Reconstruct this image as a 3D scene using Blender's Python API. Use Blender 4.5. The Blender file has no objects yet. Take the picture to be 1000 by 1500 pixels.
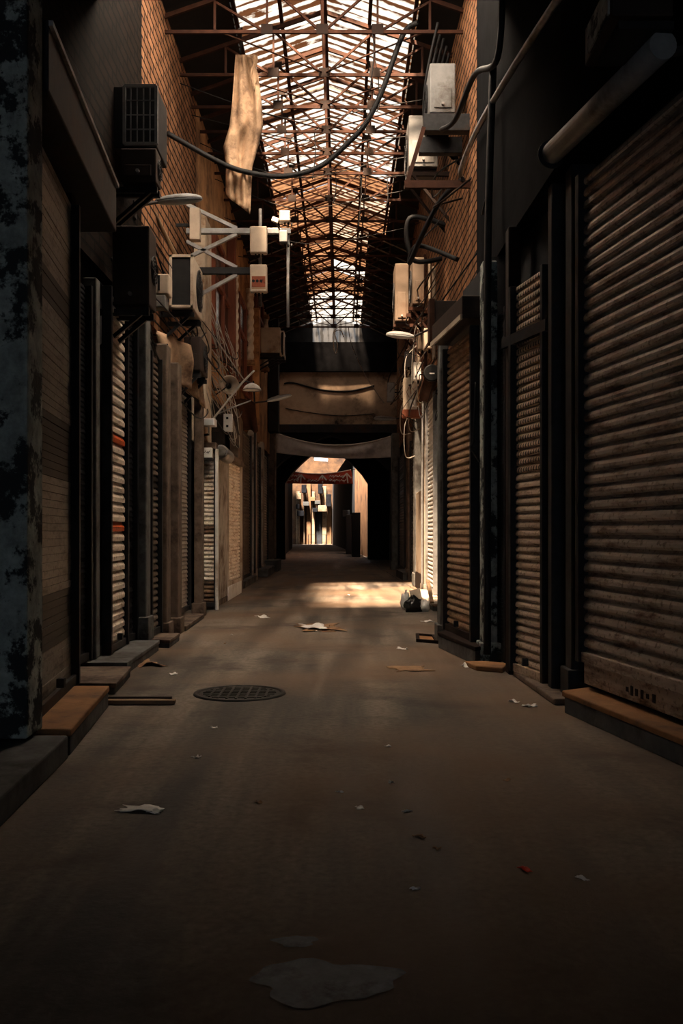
import bpy, math, random
from mathutils import Vector, Matrix, noise
random.seed(7)
R = random.Random(11)
C = bpy.context.scene.collection
sc = bpy.context.scene

# ------------------------------------------------------------------ camera, world, sun, exposure
F, H, CX, CY = 1400.0, 1.25, 500.0, 778.0          # focal length in px of the 1000x1500 frame, eye height, vanishing point
cam = bpy.data.cameras.new('camera'); camo = bpy.data.objects.new('camera', cam); C.objects.link(camo)
cam.sensor_fit = 'VERTICAL'; cam.sensor_height = 36; cam.lens = 36 * F / 1500; cam.shift_y = (CY - 750) / 1500
cam.clip_start = .05; cam.clip_end = 400
camo.location = (0, 0, H); camo.rotation_euler = (math.pi / 2, 0, 0)
sc.camera = camo
w = bpy.data.worlds.new('world'); sc.world = w; w.use_nodes = True
bg = w.node_tree.nodes['Background']; bg.inputs[0].default_value = (.74, .87, 1.0, 1); bg.inputs[1].default_value = .8
SUN = Vector((.15, .40, -1.0))
sl = bpy.data.lights.new('sun', 'SUN'); so = bpy.data.objects.new('sun', sl); C.objects.link(so)
sl.energy = 44.0; sl.color = (1, .88, .75); sl.angle = math.radians(8.0)
so.rotation_euler = SUN.to_track_quat('-Z', 'Y').to_euler(); so.location = (0, 10, 20)
sc.view_settings.view_transform = 'Standard'; sc.view_settings.look = 'None'
sc.view_settings.gamma = 1; sc.view_settings.use_curve_mapping = False
sc.view_settings.exposure = 1.2

# ------------------------------------------------------------------ pixel -> place helpers
def at(px, py, d): return Vector(((px - CX) * d / F, d, H + (CY - py) * d / F))
def onx(px, py, X): return at(px, py, X * F / (px - CX))
def zz(py, d): return H + (CY - py) * d / F

# ------------------------------------------------------------------ materials
def mat(name, col, rough=.75, metal=0., var=.35, scale=5., stain=None, stain_amt=.5, stain_scale=1.3, bump=.15, stretch=(1, 1, 1), uv=False, spec=.2, sharp=0):
    m = bpy.data.materials.new(name); m.use_nodes = True; nt = m.node_tree; n = nt.nodes; L = nt.links
    b = n['Principled BSDF']; b.inputs['Roughness'].default_value = rough; b.inputs['Metallic'].default_value = metal
    b.inputs['Specular IOR Level'].default_value = spec
    tc = n.new('ShaderNodeTexCoord'); mp = n.new('ShaderNodeMapping'); mp.inputs['Scale'].default_value = stretch
    L.new(tc.outputs['UV' if uv else 'Object'], mp.inputs[0])
    nz = n.new('ShaderNodeTexNoise'); nz.inputs['Scale'].default_value = scale; nz.inputs['Detail'].default_value = 7; nz.inputs['Roughness'].default_value = .65
    L.new(mp.outputs[0], nz.inputs['Vector'])
    rp = n.new('ShaderNodeValToRGB'); e = rp.color_ramp.elements
    e[0].position = .3; e[1].position = .7
    e[0].color = tuple(c * (1 - var) for c in col) + (1,); e[1].color = tuple(min(1, c * (1 + var)) for c in col) + (1,)
    L.new(nz.outputs['Fac'], rp.inputs[0]); out = rp.outputs[0]
    if stain:
        n2 = n.new('ShaderNodeTexNoise'); n2.inputs['Scale'].default_value = stain_scale; n2.inputs['Detail'].default_value = 9; n2.inputs['Roughness'].default_value = .7
        L.new(mp.outputs[0], n2.inputs['Vector'])
        r2 = n.new('ShaderNodeValToRGB'); r2.color_ramp.elements[0].position = .62 - .25 * stain_amt; r2.color_ramp.elements[1].position = (.72 - .15 * stain_amt) if not sharp else .62 - .25 * stain_amt + sharp
        L.new(n2.outputs['Fac'], r2.inputs[0])
        mx = n.new('ShaderNodeMixRGB'); mx.inputs[2].default_value = tuple(stain) + (1,)
        L.new(r2.outputs[0], mx.inputs[0]); L.new(out, mx.inputs[1]); out = mx.outputs[0]
    L.new(out, b.inputs['Base Color'])
    if bump:
        bp = n.new('ShaderNodeBump'); bp.inputs['Strength'].default_value = bump; bp.inputs['Distance'].default_value = .02
        L.new(nz.outputs['Fac'], bp.inputs['Height']); L.new(bp.outputs[0], b.inputs['Normal'])
    m['out'] = 1
    return m

def mat_brick(name, c1, c2, mortar, sx=4.2, sy=4.2):
    m = mat(name, c1, .9, spec=.03); nt = m.node_tree; n = nt.nodes; L = nt.links; b = n['Principled BSDF']
    tc = n.new('ShaderNodeTexCoord'); br = n.new('ShaderNodeTexBrick')
    br.inputs['Color1'].default_value = tuple(c1) + (1,); br.inputs['Color2'].default_value = tuple(c2) + (1,); br.inputs['Mortar'].default_value = tuple(mortar) + (1,)
    br.inputs['Scale'].default_value = 1; br.inputs['Brick Width'].default_value = .34; br.inputs['Row Height'].default_value = .12; br.inputs['Mortar Size'].default_value = .016
    L.new(tc.outputs['UV'], br.inputs['Vector'])
    src = b.inputs['Base Color'].links[0].from_socket
    nz = [x for x in n if x.type == 'TEX_NOISE'][0]
    mx = n.new('ShaderNodeMixRGB'); mx.blend_type = 'MULTIPLY'; mx.inputs[0].default_value = .8
    r = n.new('ShaderNodeValToRGB'); r.color_ramp.elements[0].position = .3; r.color_ramp.elements[0].color = (.35, .33, .32, 1); r.color_ramp.elements[1].position = .65
    n2 = n.new('ShaderNodeTexNoise'); n2.inputs['Scale'].default_value = 1.6; n2.inputs['Detail'].default_value = 8
    L.new(tc.outputs['UV'], n2.inputs['Vector']); L.new(n2.outputs['Fac'], r.inputs[0])
    L.new(br.outputs['Color'], mx.inputs[1]); L.new(r.outputs[0], mx.inputs[2]); L.new(mx.outputs[0], b.inputs['Base Color'])
    bp = n.new('ShaderNodeBump'); bp.inputs['Strength'].default_value = .8; bp.inputs['Distance'].default_value = .02; bp.invert = True
    L.new(br.outputs['Fac'], bp.inputs['Height']); L.new(bp.outputs[0], b.inputs['Normal'])
    return m

def mat_shutter(name, col, dirt, rough=.5, metal=.3, amt=.5, perf=False):
    """painted shutter steel: dirt streaks running across, rust flecks; perf adds rows of punched holes"""
    m = mat(name, col, rough, metal, .18, 3., dirt, amt, 2.2, .05, (1, 3.5, 1), True)
    nt = m.node_tree; n = nt.nodes; L = nt.links; b = n['Principled BSDF']
    tc = n.new('ShaderNodeTexCoord'); src = b.inputs['Base Color'].links[0].from_socket
    nz = n.new('ShaderNodeTexNoise'); nz.inputs['Scale'].default_value = 28; nz.inputs['Detail'].default_value = 4
    L.new(tc.outputs['UV'], nz.inputs['Vector'])
    r = n.new('ShaderNodeValToRGB'); r.color_ramp.elements[0].position = .34; r.color_ramp.elements[0].color = (.25, .2, .17, 1); r.color_ramp.elements[1].position = .44
    L.new(nz.outputs['Fac'], r.inputs[0])
    mx = n.new('ShaderNodeMixRGB'); mx.blend_type = 'MULTIPLY'; mx.inputs[0].default_value = .7
    L.new(src, mx.inputs[1]); L.new(r.outputs[0], mx.inputs[2]); out = mx.outputs[0]
    if perf:
        br = n.new('ShaderNodeTexBrick'); br.offset = 0
        br.inputs['Scale'].default_value = 1; br.inputs['Brick Width'].default_value = .055; br.inputs['Row Height'].default_value = perf
        br.inputs['Mortar Size'].default_value = .016; br.inputs['Mortar Smooth'].default_value = 0
        L.new(tc.outputs['UV'], br.inputs['Vector'])
        m2 = n.new('ShaderNodeMixRGB'); m2.inputs[1].default_value = (.012, .01, .01, 1)
        L.new(br.outputs['Fac'], m2.inputs[0]); L.new(out, m2.inputs[2]); out = m2.outputs[0]
    L.new(out, b.inputs['Base Color'])
    return m

M = {}
M['steel_dark'] = mat('dark_steel', (.022, .022, .024), .55, .3, .4, 8, (.05, .025, .015), .3)
M['black'] = mat('black_rubber', (.010, .010, .011), .6, 0, .3, 9)
M['rust'] = mat('rusty_steel', (.042, .015, .008), .8, .2, .5, 9, (.03, .012, .008), .5)
M['rust_dark'] = mat('dark_rusty_steel', (.014, .007, .005), .8, .2, .5, 9)
M['teal_peel'] = mat('peeling_teal_paint', (.34, .37, .35), .8, 0, .45, 11, (.03, .033, .036), .55, 4.5, .6, sharp=.05)
M['stone'] = mat('grey_stone', (.10, .10, .10), .85, 0, .35, 6, (.04, .035, .03), .5)
M['stone_warm'] = mat('orange_stone_step', (.30, .15, .07), .85, 0, .25, 10, (.14, .08, .05), .4, 2.5)
M['pillar_grey'] = mat('grey_plaster_pier', (.13, .13, .125), .85, 0, .35, 5, (.035, .03, .028), .6, 2.0, .3)
M['pillar_brown'] = mat('brown_plaster_pier', (.15, .11, .085), .85, 0, .35, 5, (.04, .025, .02), .55, 2.0, .3)
M['pillar_pale'] = mat('pale_plaster_pier', (.36, .31, .26), .85, 0, .25, 5, (.10, .06, .04), .5, 1.8, .3)
M['plaster'] = mat('ochre_plaster', (.42, .22, .10), .9, 0, .35, 3, (.12, .06, .03), .6, 1.3, .4)
M['plaster_pale'] = mat('pale_plaster', (.55, .45, .34), .9, 0, .25, 3, (.25, .13, .06), .5, 1.4, .4)
M['concrete'] = mat('stained_concrete', (.52, .37, .26), .9, 0, .35, 2.2, (.03, .022, .018), .65, .55, .3)
M['soot'] = mat('black_soot', (.006, .006, .007), .95, 0, .4, 4, spec=.02)  # black of fascia and far units; painted shade on the near right upper wall
M['dark_wall'] = mat('sooty_wall', (.016, .016, .018), .9, 0, .4, 4)  # plain near-black for walls
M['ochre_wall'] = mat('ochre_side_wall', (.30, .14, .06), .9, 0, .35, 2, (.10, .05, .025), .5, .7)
M['far_pale'] = mat('sunlit_pale_pilaster', (.17, .115, .07), .9, 0, .25, 3, (.06, .035, .02), .5, .9)
M['far_ochre'] = mat('sunlit_ochre_pilaster', (.11, .055, .025), .9, 0, .25, 3)
M['far_grey'] = mat('sunlit_grey_metal', (.035, .033, .03), .6, 0, .2, 3)
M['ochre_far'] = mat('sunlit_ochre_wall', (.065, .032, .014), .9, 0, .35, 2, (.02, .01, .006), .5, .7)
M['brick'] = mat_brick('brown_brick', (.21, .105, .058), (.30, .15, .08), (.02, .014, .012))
M['brick_soot'] = mat_brick('sooty_brick', (.011, .008, .007), (.017, .011, .009), (.005, .005, .005))  # darkened copy of the brown brick, deep shade put into its colour
M['brick_dark'] = mat_brick('dark_brick', (.07, .042, .03), (.11, .06, .04), (.02, .016, .014))
M['red_wood'] = mat('red_brown_wood', (.17, .05, .025), .7, 0, .4, 5, (.06, .02, .012), .5, 2, .2, (1, 1, .15))
M['ac_beige'] = mat('dusty_beige_metal', (.46, .38, .30), .6, .1, .15, 4, (.2, .14, .1), .4)
M['ac_tan'] = mat('dusty_tan_metal', (.13, .095, .07), .65, .1, .2, 4, (.1, .06, .04), .5)
M['ac_grey'] = mat('dusty_grey_metal', (.17, .17, .17), .6, .1, .25, 4, (.07, .06, .05), .5)
M['ac_dark'] = mat('dark_brown_metal', (.035, .024, .02), .65, .1, .3, 4)
M['white_paint'] = mat('white_paint', (.74, .72, .68), .5, 0, .12, 4, (.4, .33, .27), .35)
M['galv'] = mat('galvanised_steel', (.32, .32, .32), .5, .6, .25, 6, (.12, .09, .07), .4)
M['galv_dark'] = mat('dull_grey_rod', (.16, .13, .11), .6, .2, .25, 6)
M['lens'] = mat('frosted_lamp_glass', (.4, .42, .42), .3, 0, .1, 5)
M['cloth'] = mat('dusty_canvas', (.40, .265, .17), .95, 0, .35, 7, (.13, .08, .055), .5, 2.6, .4)
M['banner_grey'] = mat('grey_cloth', (.52, .48, .46), .95, 0, .15, 6, (.34, .31, .29), .4)
M['banner_red'] = mat('dark_red_cloth', (.42, .07, .04), .9, 0, .25, 5)
M['banner_white'] = mat('white_print', (.8, .74, .66), .9, 0, .05, 5)
M['paper'] = mat('dirty_white_paper', (.75, .72, .68), .9, 0, .15, 20)
M['cardboard'] = mat('brown_cardboard', (.30, .18, .10), .9, 0, .25, 8, (.12, .06, .04), .4)
M['bag_black'] = mat('black_plastic', (.012, .012, .013), .25, 0, .2, 8, None, .5, 1, .2, spec=.6)
M['bag_white'] = mat('white_plastic', (.62, .60, .57), .4, 0, .15, 8)
M['red_plastic'] = mat('red_plastic', (.7, .05, .02), .4)
M['sticker'] = mat('red_brown_sticker', (.22, .06, .03), .7)
M['wood'] = mat('weathered_plank', (.24, .16, .10), .85, 0, .4, 4, (.1, .06, .04), .5, 2, .2, (.2, 1, 1))
M['cable_pale'] = mat('pale_cable', (.40, .37, .33), .6, 0, .2, 9)
M['glass_dark'] = mat('dirty_dark_glass', (.012, .013, .016), .15, 0, .3, 4, spec=.6)
M['iron'] = mat('cast_iron', (.035, .032, .03), .6, .5, .4, 14)
M['water'] = mat('wet_film', (.13, .145, .16), .6, 0, .4, 9, (.05, .05, .055), .5, 6, .08, spec=.25)
# shutters
M['sh_near_left'] = mat_shutter('grey_slats', (.24, .21, .18), (.06, .045, .035), .42, .45, .5)
M['sh_near_left_band'] = mat_shutter('dark_band_slats', (.03, .024, .02), (.015, .012, .01), .5, .3, .4)
M['sh_white'] = mat_shutter('dirty_white_slats', (.68, .58, .48), (.2, .12, .07), .55, .1, .4)
M['sh_orange'] = mat_shutter('orange_slats', (.50, .085, .02), (.15, .04, .02), .55, .1, .3)
M['sh_dark'] = mat_shutter('dark_slats', (.035, .037, .042), (.02, .018, .018), .4, .5, .4)
M['sh_grey'] = mat_shutter('grey_brown_slats', (.17, .135, .11), (.07, .045, .03), .5, .3, .5)
M['sh_pale'] = mat_shutter('pale_slats', (.42, .35, .29), (.16, .1, .07), .5, .2, .4)
M['sh_kiosk'] = mat_shutter('kiosk_slats', (.85, .75, .64), (.38, .22, .12), .55, .1, .5)
M['sh_kiosk_dirty'] = mat_shutter('kiosk_soiled_slats', (.30, .19, .12), (.04, .025, .018), .6, .1, .9)
M['sh_brown'] = mat_shutter('brown_slats', (.50, .34, .22), (.14, .075, .045), .45, .4, .5)
M['sh_tan'] = mat_shutter('tan_slats', (.60, .47, .36), (.19, .12, .08), .45, .3, .45)
M['sh_tan_perf'] = mat_shutter('tan_punched_slats', (.56, .43, .32), (.18, .11, .07), .45, .3, .4, perf=.067347)
M['sh_bright'] = mat_shutter('bright_white_slats', (.70, .70, .70), (.55, .52, .48), .5, 0, .2)
M['sh_big'] = mat_shutter('big_grey_slats', (.46, .39, .33), (.11, .06, .042), .42, .4, .5)

def mat_roof(name, col, dark, density, clear, period=.20):
    """corrugated translucent sheet: pale strips with grimy brown strips between, running down the slope"""
    m = bpy.data.materials.new(name); m.use_nodes = True; nt = m.node_tree; n = nt.nodes; L = nt.links
    n.remove(n['Principled BSDF']); o = n['Material Output']
    tc = n.new('ShaderNodeTexCoord')
    mp = n.new('ShaderNodeMapping'); mp.inputs['Scale'].default_value = (1, .10, 1); L.new(tc.outputs['UV'], mp.inputs[0])   # u along street, v down the slope
    nz = n.new('ShaderNodeTexNoise'); nz.inputs['Scale'].default_value = 1 / period; nz.inputs['Detail'].default_value = 5; nz.inputs['Roughness'].default_value = .6
    L.new(mp.outputs[0], nz.inputs['Vector'])
    n2 = n.new('ShaderNodeTexNoise'); n2.inputs['Scale'].default_value = 5; n2.inputs['Detail'].default_value = 8; L.new(tc.outputs['UV'], n2.inputs['Vector'])
    sep = n.new('ShaderNodeSeparateXYZ'); L.new(tc.outputs['UV'], sep.inputs[0])
    sn = n.new('ShaderNodeMath'); sn.operation = 'MULTIPLY'; sn.inputs[1].default_value = 2 * math.pi / period; L.new(sep.outputs[0], sn.inputs[0])
    si = n.new('ShaderNodeMath'); si.operation = 'SINE'; L.new(sn.outputs[0], si.inputs[0])
    a = n.new('ShaderNodeMath'); a.operation = 'MULTIPLY_ADD'; a.inputs[1].default_value = .13; L.new(si.outputs[0], a.inputs[0]); L.new(nz.outputs['Fac'], a.inputs[2])
    b = n.new('ShaderNodeMath'); b.operation = 'MULTIPLY_ADD'; b.inputs[1].default_value = .45; L.new(n2.outputs['Fac'], b.inputs[0]); L.new(a.outputs[0], b.inputs[2])
    r = n.new('ShaderNodeValToRGB'); r.color_ramp.elements[0].position = density; r.color_ramp.elements[1].position = density + .10
    r.color_ramp.elements[0].color = (0, 0, 0, 1); r.color_ramp.elements[1].color = (1, 1, 1, 1)
    L.new(b.outputs[0], r.inputs[0])
    mc = n.new('ShaderNodeMixRGB'); mc.inputs[1].default_value = tuple(dark) + (1,); mc.inputs[2].default_value = tuple(col) + (1,); L.new(r.outputs[0], mc.inputs[0])
    tr = n.new('ShaderNodeBsdfTranslucent'); L.new(mc.outputs[0], tr.inputs[0])
    df = n.new('ShaderNodeBsdfDiffuse'); L.new(mc.outputs[0], df.inputs[0])
    s1 = n.new('ShaderNodeMixShader'); s1.inputs[0].default_value = .75; L.new(df.outputs[0], s1.inputs[1]); L.new(tr.outputs[0], s1.inputs[2])
    tp = n.new('ShaderNodeBsdfTransparent'); tp.inputs[0].default_value = (1, .82, .63, 1)
    fm = n.new('ShaderNodeMath'); fm.operation = 'MULTIPLY'; fm.inputs[1].default_value = clear; L.new(r.outputs[0], fm.inputs[0])
    s2 = n.new('ShaderNodeMixShader'); L.new(fm.outputs[0], s2.inputs[0]); L.new(s1.outputs[0], s2.inputs[1]); L.new(tp.outputs[0], s2.inputs[2])
    L.new(s2.outputs[0], o.inputs[0])
    return m
M['roof_pale'] = mat_roof('pale_roof_sheet', (.085, .068, .052), (.009, .0036, .0016), .745, .0)
M['roof_clear'] = mat_roof('clear_roof_sheet', (.085, .070, .056), (.009, .0036, .0016), .665, .95)
M['roof_brown'] = mat_roof('grimy_roof_sheet', (.05, .025, .012), (.008, .003, .0015), .70, .0)
M['roof_white'] = mat_roof('white_roof_sheet', (.095, .09, .085), (.03, .02, .014), .56, .0)
M['roof_near'] = mat_roof('dusty_roof_sheet', (.90, .82, .72), (.3, .2, .12), .45, .0)  # for unseen sheets above the frame, made bright to add fill light
M['roof_hazy'] = mat_roof('hazy_roof_sheet', (.095, .09, .085), (.03, .02, .014), .56, .25)
M['roof_gable'] = mat_roof('grey_gable_sheet', (.4, .4, .4), (.2, .2, .2), .6, .0)
M['roof_opaque'] = mat('tarred_roof', (.012, .011, .011), .9, 0, .3, 4)

def mat_floor():
    m = mat('worn_asphalt', (.138, .125, .112), .78, 0, .30, 26., (.06, .052, .048), .5, .9, .25)
    nt = m.node_tree; n = nt.nodes; L = nt.links; b = n['Principled BSDF']; src = b.inputs['Base Color'].links[0].from_socket
    tc = n.new('ShaderNodeTexCoord'); geo = tc.outputs['Object']
    # long streaks worn along the street
    mp = n.new('ShaderNodeMapping'); mp.inputs['Scale'].default_value = (2.4, .16, 1); L.new(geo, mp.inputs[0])
    nz = n.new('ShaderNodeTexNoise'); nz.inputs['Scale'].default_value = 1.3; nz.inputs['Detail'].default_value = 6; L.new(mp.outputs[0], nz.inputs['Vector'])
    r = n.new('ShaderNodeValToRGB'); r.color_ramp.elements[0].position = .36; r.color_ramp.elements[1].position = .62
    r.color_ramp.elements[0].color = (.38, .36, .35, 1); r.color_ramp.elements[1].color = (1.55, 1.42, 1.28, 1); L.new(nz.outputs['Fac'], r.inputs[0])
    mx = n.new('ShaderNodeMixRGB'); mx.blend_type = 'MULTIPLY'; mx.inputs[0].default_value = 1; L.new(src, mx.inputs[1]); L.new(r.outputs[0], mx.inputs[2])
    # rust coloured dirt
    n3 = n.new('ShaderNodeTexNoise'); n3.inputs['Scale'].default_value = .55; n3.inputs['Detail'].default_value = 7; L.new(geo, n3.inputs['Vector'])
    r3 = n.new('ShaderNodeValToRGB'); r3.color_ramp.elements[0].position = .42; r3.color_ramp.elements[1].position = .68; L.new(n3.outputs['Fac'], r3.inputs[0])
    m3 = n.new('ShaderNodeMixRGB'); m3.inputs[2].default_value = (.16, .105, .07, 1); L.new(r3.outputs[0], m3.inputs[0]); L.new(mx.outputs[0], m3.inputs[1])
    # paving joints that run along the street
    sep = n.new('ShaderNodeSeparateXYZ'); L.new(geo, sep.inputs[0]); out = m3.outputs[0]
    wob = n.new('ShaderNodeTexNoise'); wob.inputs['Scale'].default_value = .9; wob.inputs['Detail'].default_value = 5; L.new(geo, wob.inputs['Vector'])
    for x0, sl_ in ((.98, -.02), (1.62, -.06)):
        a = n.new('ShaderNodeMath'); a.operation = 'MULTIPLY_ADD'; a.inputs[1].default_value = -sl_; L.new(sep.outputs[1], a.inputs[0]); L.new(sep.outputs[0], a.inputs[2])
        bb = n.new('ShaderNodeMath'); bb.operation = 'MULTIPLY_ADD'; bb.inputs[1].default_value = .22; L.new(wob.outputs['Fac'], bb.inputs[0]); L.new(a.outputs[0], bb.inputs[2])
        s = n.new('ShaderNodeMath'); s.operation = 'SUBTRACT'; s.inputs[1].default_value = x0 + .11 - sl_ * 5; L.new(bb.outputs[0], s.inputs[0])
        ab = n.new('ShaderNodeMath'); ab.operation = 'ABSOLUTE'; L.new(s.outputs[0], ab.inputs[0])
        lt = n.new('ShaderNodeMath'); lt.operation = 'LESS_THAN'; lt.inputs[1].default_value = .011; L.new(ab.outputs[0], lt.inputs[0])
        mj = n.new('ShaderNodeMixRGB'); mj.inputs[2].default_value = (.015, .013, .012, 1); L.new(lt.outputs[0], mj.inputs[0]); L.new(out, mj.inputs[1]); out = mj.outputs[0]
    L.new(out, b.inputs['Base Color'])
    # patchy gloss
    rr = n.new('ShaderNodeMapRange'); rr.inputs[1].default_value = .35; rr.inputs[2].default_value = .65; rr.inputs[3].default_value = .55; rr.inputs[4].default_value = .9
    L.new(nz.outputs['Fac'], rr.inputs[0]); L.new(rr.outputs[0], b.inputs['Roughness'])
    return m
M['asphalt'] = mat_floor()

# ------------------------------------------------------------------ mesh building
class MB:
    def __init__(s): s.v = []; s.f = []; s.mi = []; s.uv = {}; s.sm = []
    def face(s, idx, mi=0, uv=None, smooth=False):
        if uv: s.uv[len(s.f)] = uv
        s.f.append(tuple(idx)); s.mi.append(mi); s.sm.append(smooth)
    def box(s, lo, hi, rot=None, piv=None, mi=0):
        lo, hi = Vector(lo), Vector(hi); b = len(s.v)
        piv = Vector(piv) if piv is not None else (lo + hi) / 2
        for z in (lo.z, hi.z):
            for x, y in ((lo.x, lo.y), (hi.x, lo.y), (hi.x, hi.y), (lo.x, hi.y)):
                p = Vector((x, y, z))
                if rot is not None: p = rot @ (p - piv) + piv
                s.v.append(p)
        for q in ((3, 2, 1, 0), (4, 5, 6, 7), (0, 1, 5, 4), (1, 2, 6, 5), (2, 3, 7, 6), (3, 0, 4, 7)): s.face([b + i for i in q], mi)
        return s
    def prism(s, plan, z0, z1, mi=0):
        a = sum(plan[i][0] * plan[(i + 1) % len(plan)][1] - plan[(i + 1) % len(plan)][0] * plan[i][1] for i in range(len(plan)))
        if a < 0: plan = plan[::-1]
        b = len(s.v); n = len(plan)
        for z in (z0, z1):
            for p in plan: s.v.append(Vector((p[0], p[1], z)))
        s.face([b + n - 1 - i for i in range(n)], mi); s.face([b + n + i for i in range(n)], mi)
        for i in range(n):
            j = (i + 1) % n; s.face((b + i, b + j, b + n + j, b + n + i), mi)
        return s
    def bar(s, a, b, wd, ht=None, up=(0, 0, 1), mi=0):
        a, b = Vector(a), Vector(b); t = (b - a).normalized(); up = Vector(up)
        if abs(t.dot(up)) > .95: up = Vector((0, 1, 0))
        x = t.cross(up).normalized(); y = x.cross(t); ht = ht or wd; k = len(s.v)
        for p in (a, b):
            for i, j in ((-1, -1), (1, -1), (1, 1), (-1, 1)): s.v.append(p + x * (i * wd / 2) + y * (j * ht / 2))
        for q in ((0, 1, 2, 3), (7, 6, 5, 4), (0, 4, 5, 1), (1, 5, 6, 2), (2, 6, 7, 3), (3, 7, 4, 0)): s.face([k + i for i in q], mi)
        return s
    def tube(s, pts, r, n=8, mi=0, cap=True):
        pts = [Vector(p) for p in pts]; rs = r if isinstance(r, (list, tuple)) else [r] * len(pts); k = len(s.v); nrm = None
        for i, p in enumerate(pts):
            t = (pts[min(i + 1, len(pts) - 1)] - pts[max(i - 1, 0)]).normalized()
            if nrm is None:
                nrm = t.orthogonal().normalized()
            nrm = (nrm - t * nrm.dot(t)).normalized(); bn = t.cross(nrm)
            for j in range(n):
                a = 2 * math.pi * j / n; s.v.append(p + (nrm * math.cos(a) + bn * math.sin(a)) * rs[i])
        for i in range(len(pts) - 1):
            for j in range(n):
                j2 = (j + 1) % n; s.face((k + i * n + j, k + i * n + j2, k + (i + 1) * n + j2, k + (i + 1) * n + j), mi, smooth=True)
        if cap:
            s.face([k + n - 1 - j for j in range(n)], mi); e = k + (len(pts) - 1) * n; s.face([e + j for j in range(n)], mi)
        return s
    def lathe(s, base, axis, prof, n=24, mi=0, cap=True):
        base, axis = Vector(base), Vector(axis).normalized()
        return s.tube_raw([(base + axis * h, r) for h, r in prof], axis, n, mi, cap)
    def tube_raw(s, pr, axis, n, mi, cap):
        x = axis.orthogonal().normalized(); y = axis.cross(x); k = len(s.v)
        for p, r in pr:
            for j in range(n):
                a = 2 * math.pi * j / n; s.v.append(p + (x * math.cos(a) + y * math.sin(a)) * r)
        for i in range(len(pr) - 1):
            for j in range(n):
                j2 = (j + 1) % n; s.face((k + i * n + j, k + i * n + j2, k + (i + 1) * n + j2, k + (i + 1) * n + j), mi, smooth=True)
        if cap:
            s.face([k + n - 1 - j for j in range(n)], mi); e = k + (len(pr) - 1) * n; s.face([e + j for j in range(n)], mi)
        return s
    def ball(s, c, r, sc_=(1, 1, 1), n=14, mi=0, jit=0, rot=None):
        c = Vector(c); k = len(s.v); rings = n // 2
        for i in range(rings + 1):
            th = math.pi * i / rings
            for j in range(n):
                ph = 2 * math.pi * j / n; q = 1 + (R.uniform(-jit, jit) if jit else 0)
                p = Vector((math.sin(th) * math.cos(ph) * sc_[0], math.sin(th) * math.sin(ph) * sc_[1], math.cos(th) * sc_[2])) * (r * q)
                if rot is not None: p = rot @ p
                s.v.append(c + p)
        for i in range(rings):
            for j in range(n):
                j2 = (j + 1) % n; s.face((k + i * n + j, k + (i + 1) * n + j, k + (i + 1) * n + j2, k + i * n + j2), mi, smooth=True)
        return s
    def grid(s, P, mi=0, smooth=True, uvs=None):
        k = len(s.v); a, b = len(P), len(P[0])
        for row in P:
            for p in row: s.v.append(Vector(p))
        for i in range(a - 1):
            for j in range(b - 1):
                uv = [uvs[i][j], uvs[i][j + 1], uvs[i + 1][j + 1], uvs[i + 1][j]] if uvs else None
                s.face((k + i * b + j, k + i * b + j + 1, k + (i + 1) * b + j + 1, k + (i + 1) * b + j), mi, uv, smooth)
        return s
    def mesh(s, name, mats, origin=(0, 0, 0)):
        o = Vector(origin); me = bpy.data.meshes.new(name)
        me.from_pydata([tuple(p - o) for p in s.v], [], s.f)
        for m in (mats if isinstance(mats, (list, tuple)) else [mats]): me.materials.append(m)
        me.polygons.foreach_set('material_index', s.mi); me.polygons.foreach_set('use_smooth', s.sm)
        ul = me.uv_layers.new(name='uv')
        for p in me.polygons:
            q = s.uv.get(p.index)
            nv = p.normal
            for c, li in enumerate(p.loop_indices):
                if q: ul.data[li].uv = q[c]
                else:
                    co = s.v[me.loops[li].vertex_index]
                    ul.data[li].uv = (co.y, co.z) if abs(nv.x) > .7 else ((co.x, co.z) if abs(nv.y) > .7 else (co.x, co.y)) if abs(nv.z) < .7 or abs(nv.y) > .7 else (co.x, co.y)
        me.update(); return me

def obj(name, mb, m, parent=None, bevel=0, solid=0):
    org = parent_world(parent) if parent else (sum(mb.v, Vector()) / len(mb.v) if mb.v else Vector())
    if not parent: org = Vector((org.x, org.y, min(p.z for p in mb.v)))
    o = bpy.data.objects.new(name, mb.mesh(name, m, org)); C.objects.link(o)
    if parent: o.parent = parent
    else: o.location = org
    if solid:
        md = o.modifiers.new('thick', 'SOLIDIFY'); md.thickness = solid; md.offset = 0
    if bevel:
        md = o.modifiers.new('bevel', 'BEVEL'); md.width = bevel; md.segments = 2; md.limit_method = 'ANGLE'; md.angle_limit = math.radians(40)
    return o
def parent_world(p):
    v = Vector()
    while p: v += p.location; p = p.parent
    return v
def thing(name, label, cat, loc, group=None):
    o = bpy.data.objects.new(name, None); C.objects.link(o); o.location = loc; o.empty_display_size = .1
    o['label'] = label; o['category'] = cat
    if group: o['group'] = group
    return o
def tag(o, label, cat, group=None):
    o['label'] = label; o['category'] = cat
    if group: o['group'] = group
    return o
def struct(name, mb, m, bevel=0):
    o = obj(name, mb, m, None, bevel); o['kind'] = 'structure'; return o

# ------------------------------------------------------------------ SETTING: road, walls, roof, end facade
g = MB()
ny, nx = 120, 16
P = [[Vector((-6 + 12 * i / nx, -12 + 112 * j / ny, 0)) for i in range(nx + 1)] for j in range(ny + 1)]
g.grid(P, uvs=[[(p.x, p.y) for p in row] for row in P]); struct('floor', g, M['asphalt'])

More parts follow.
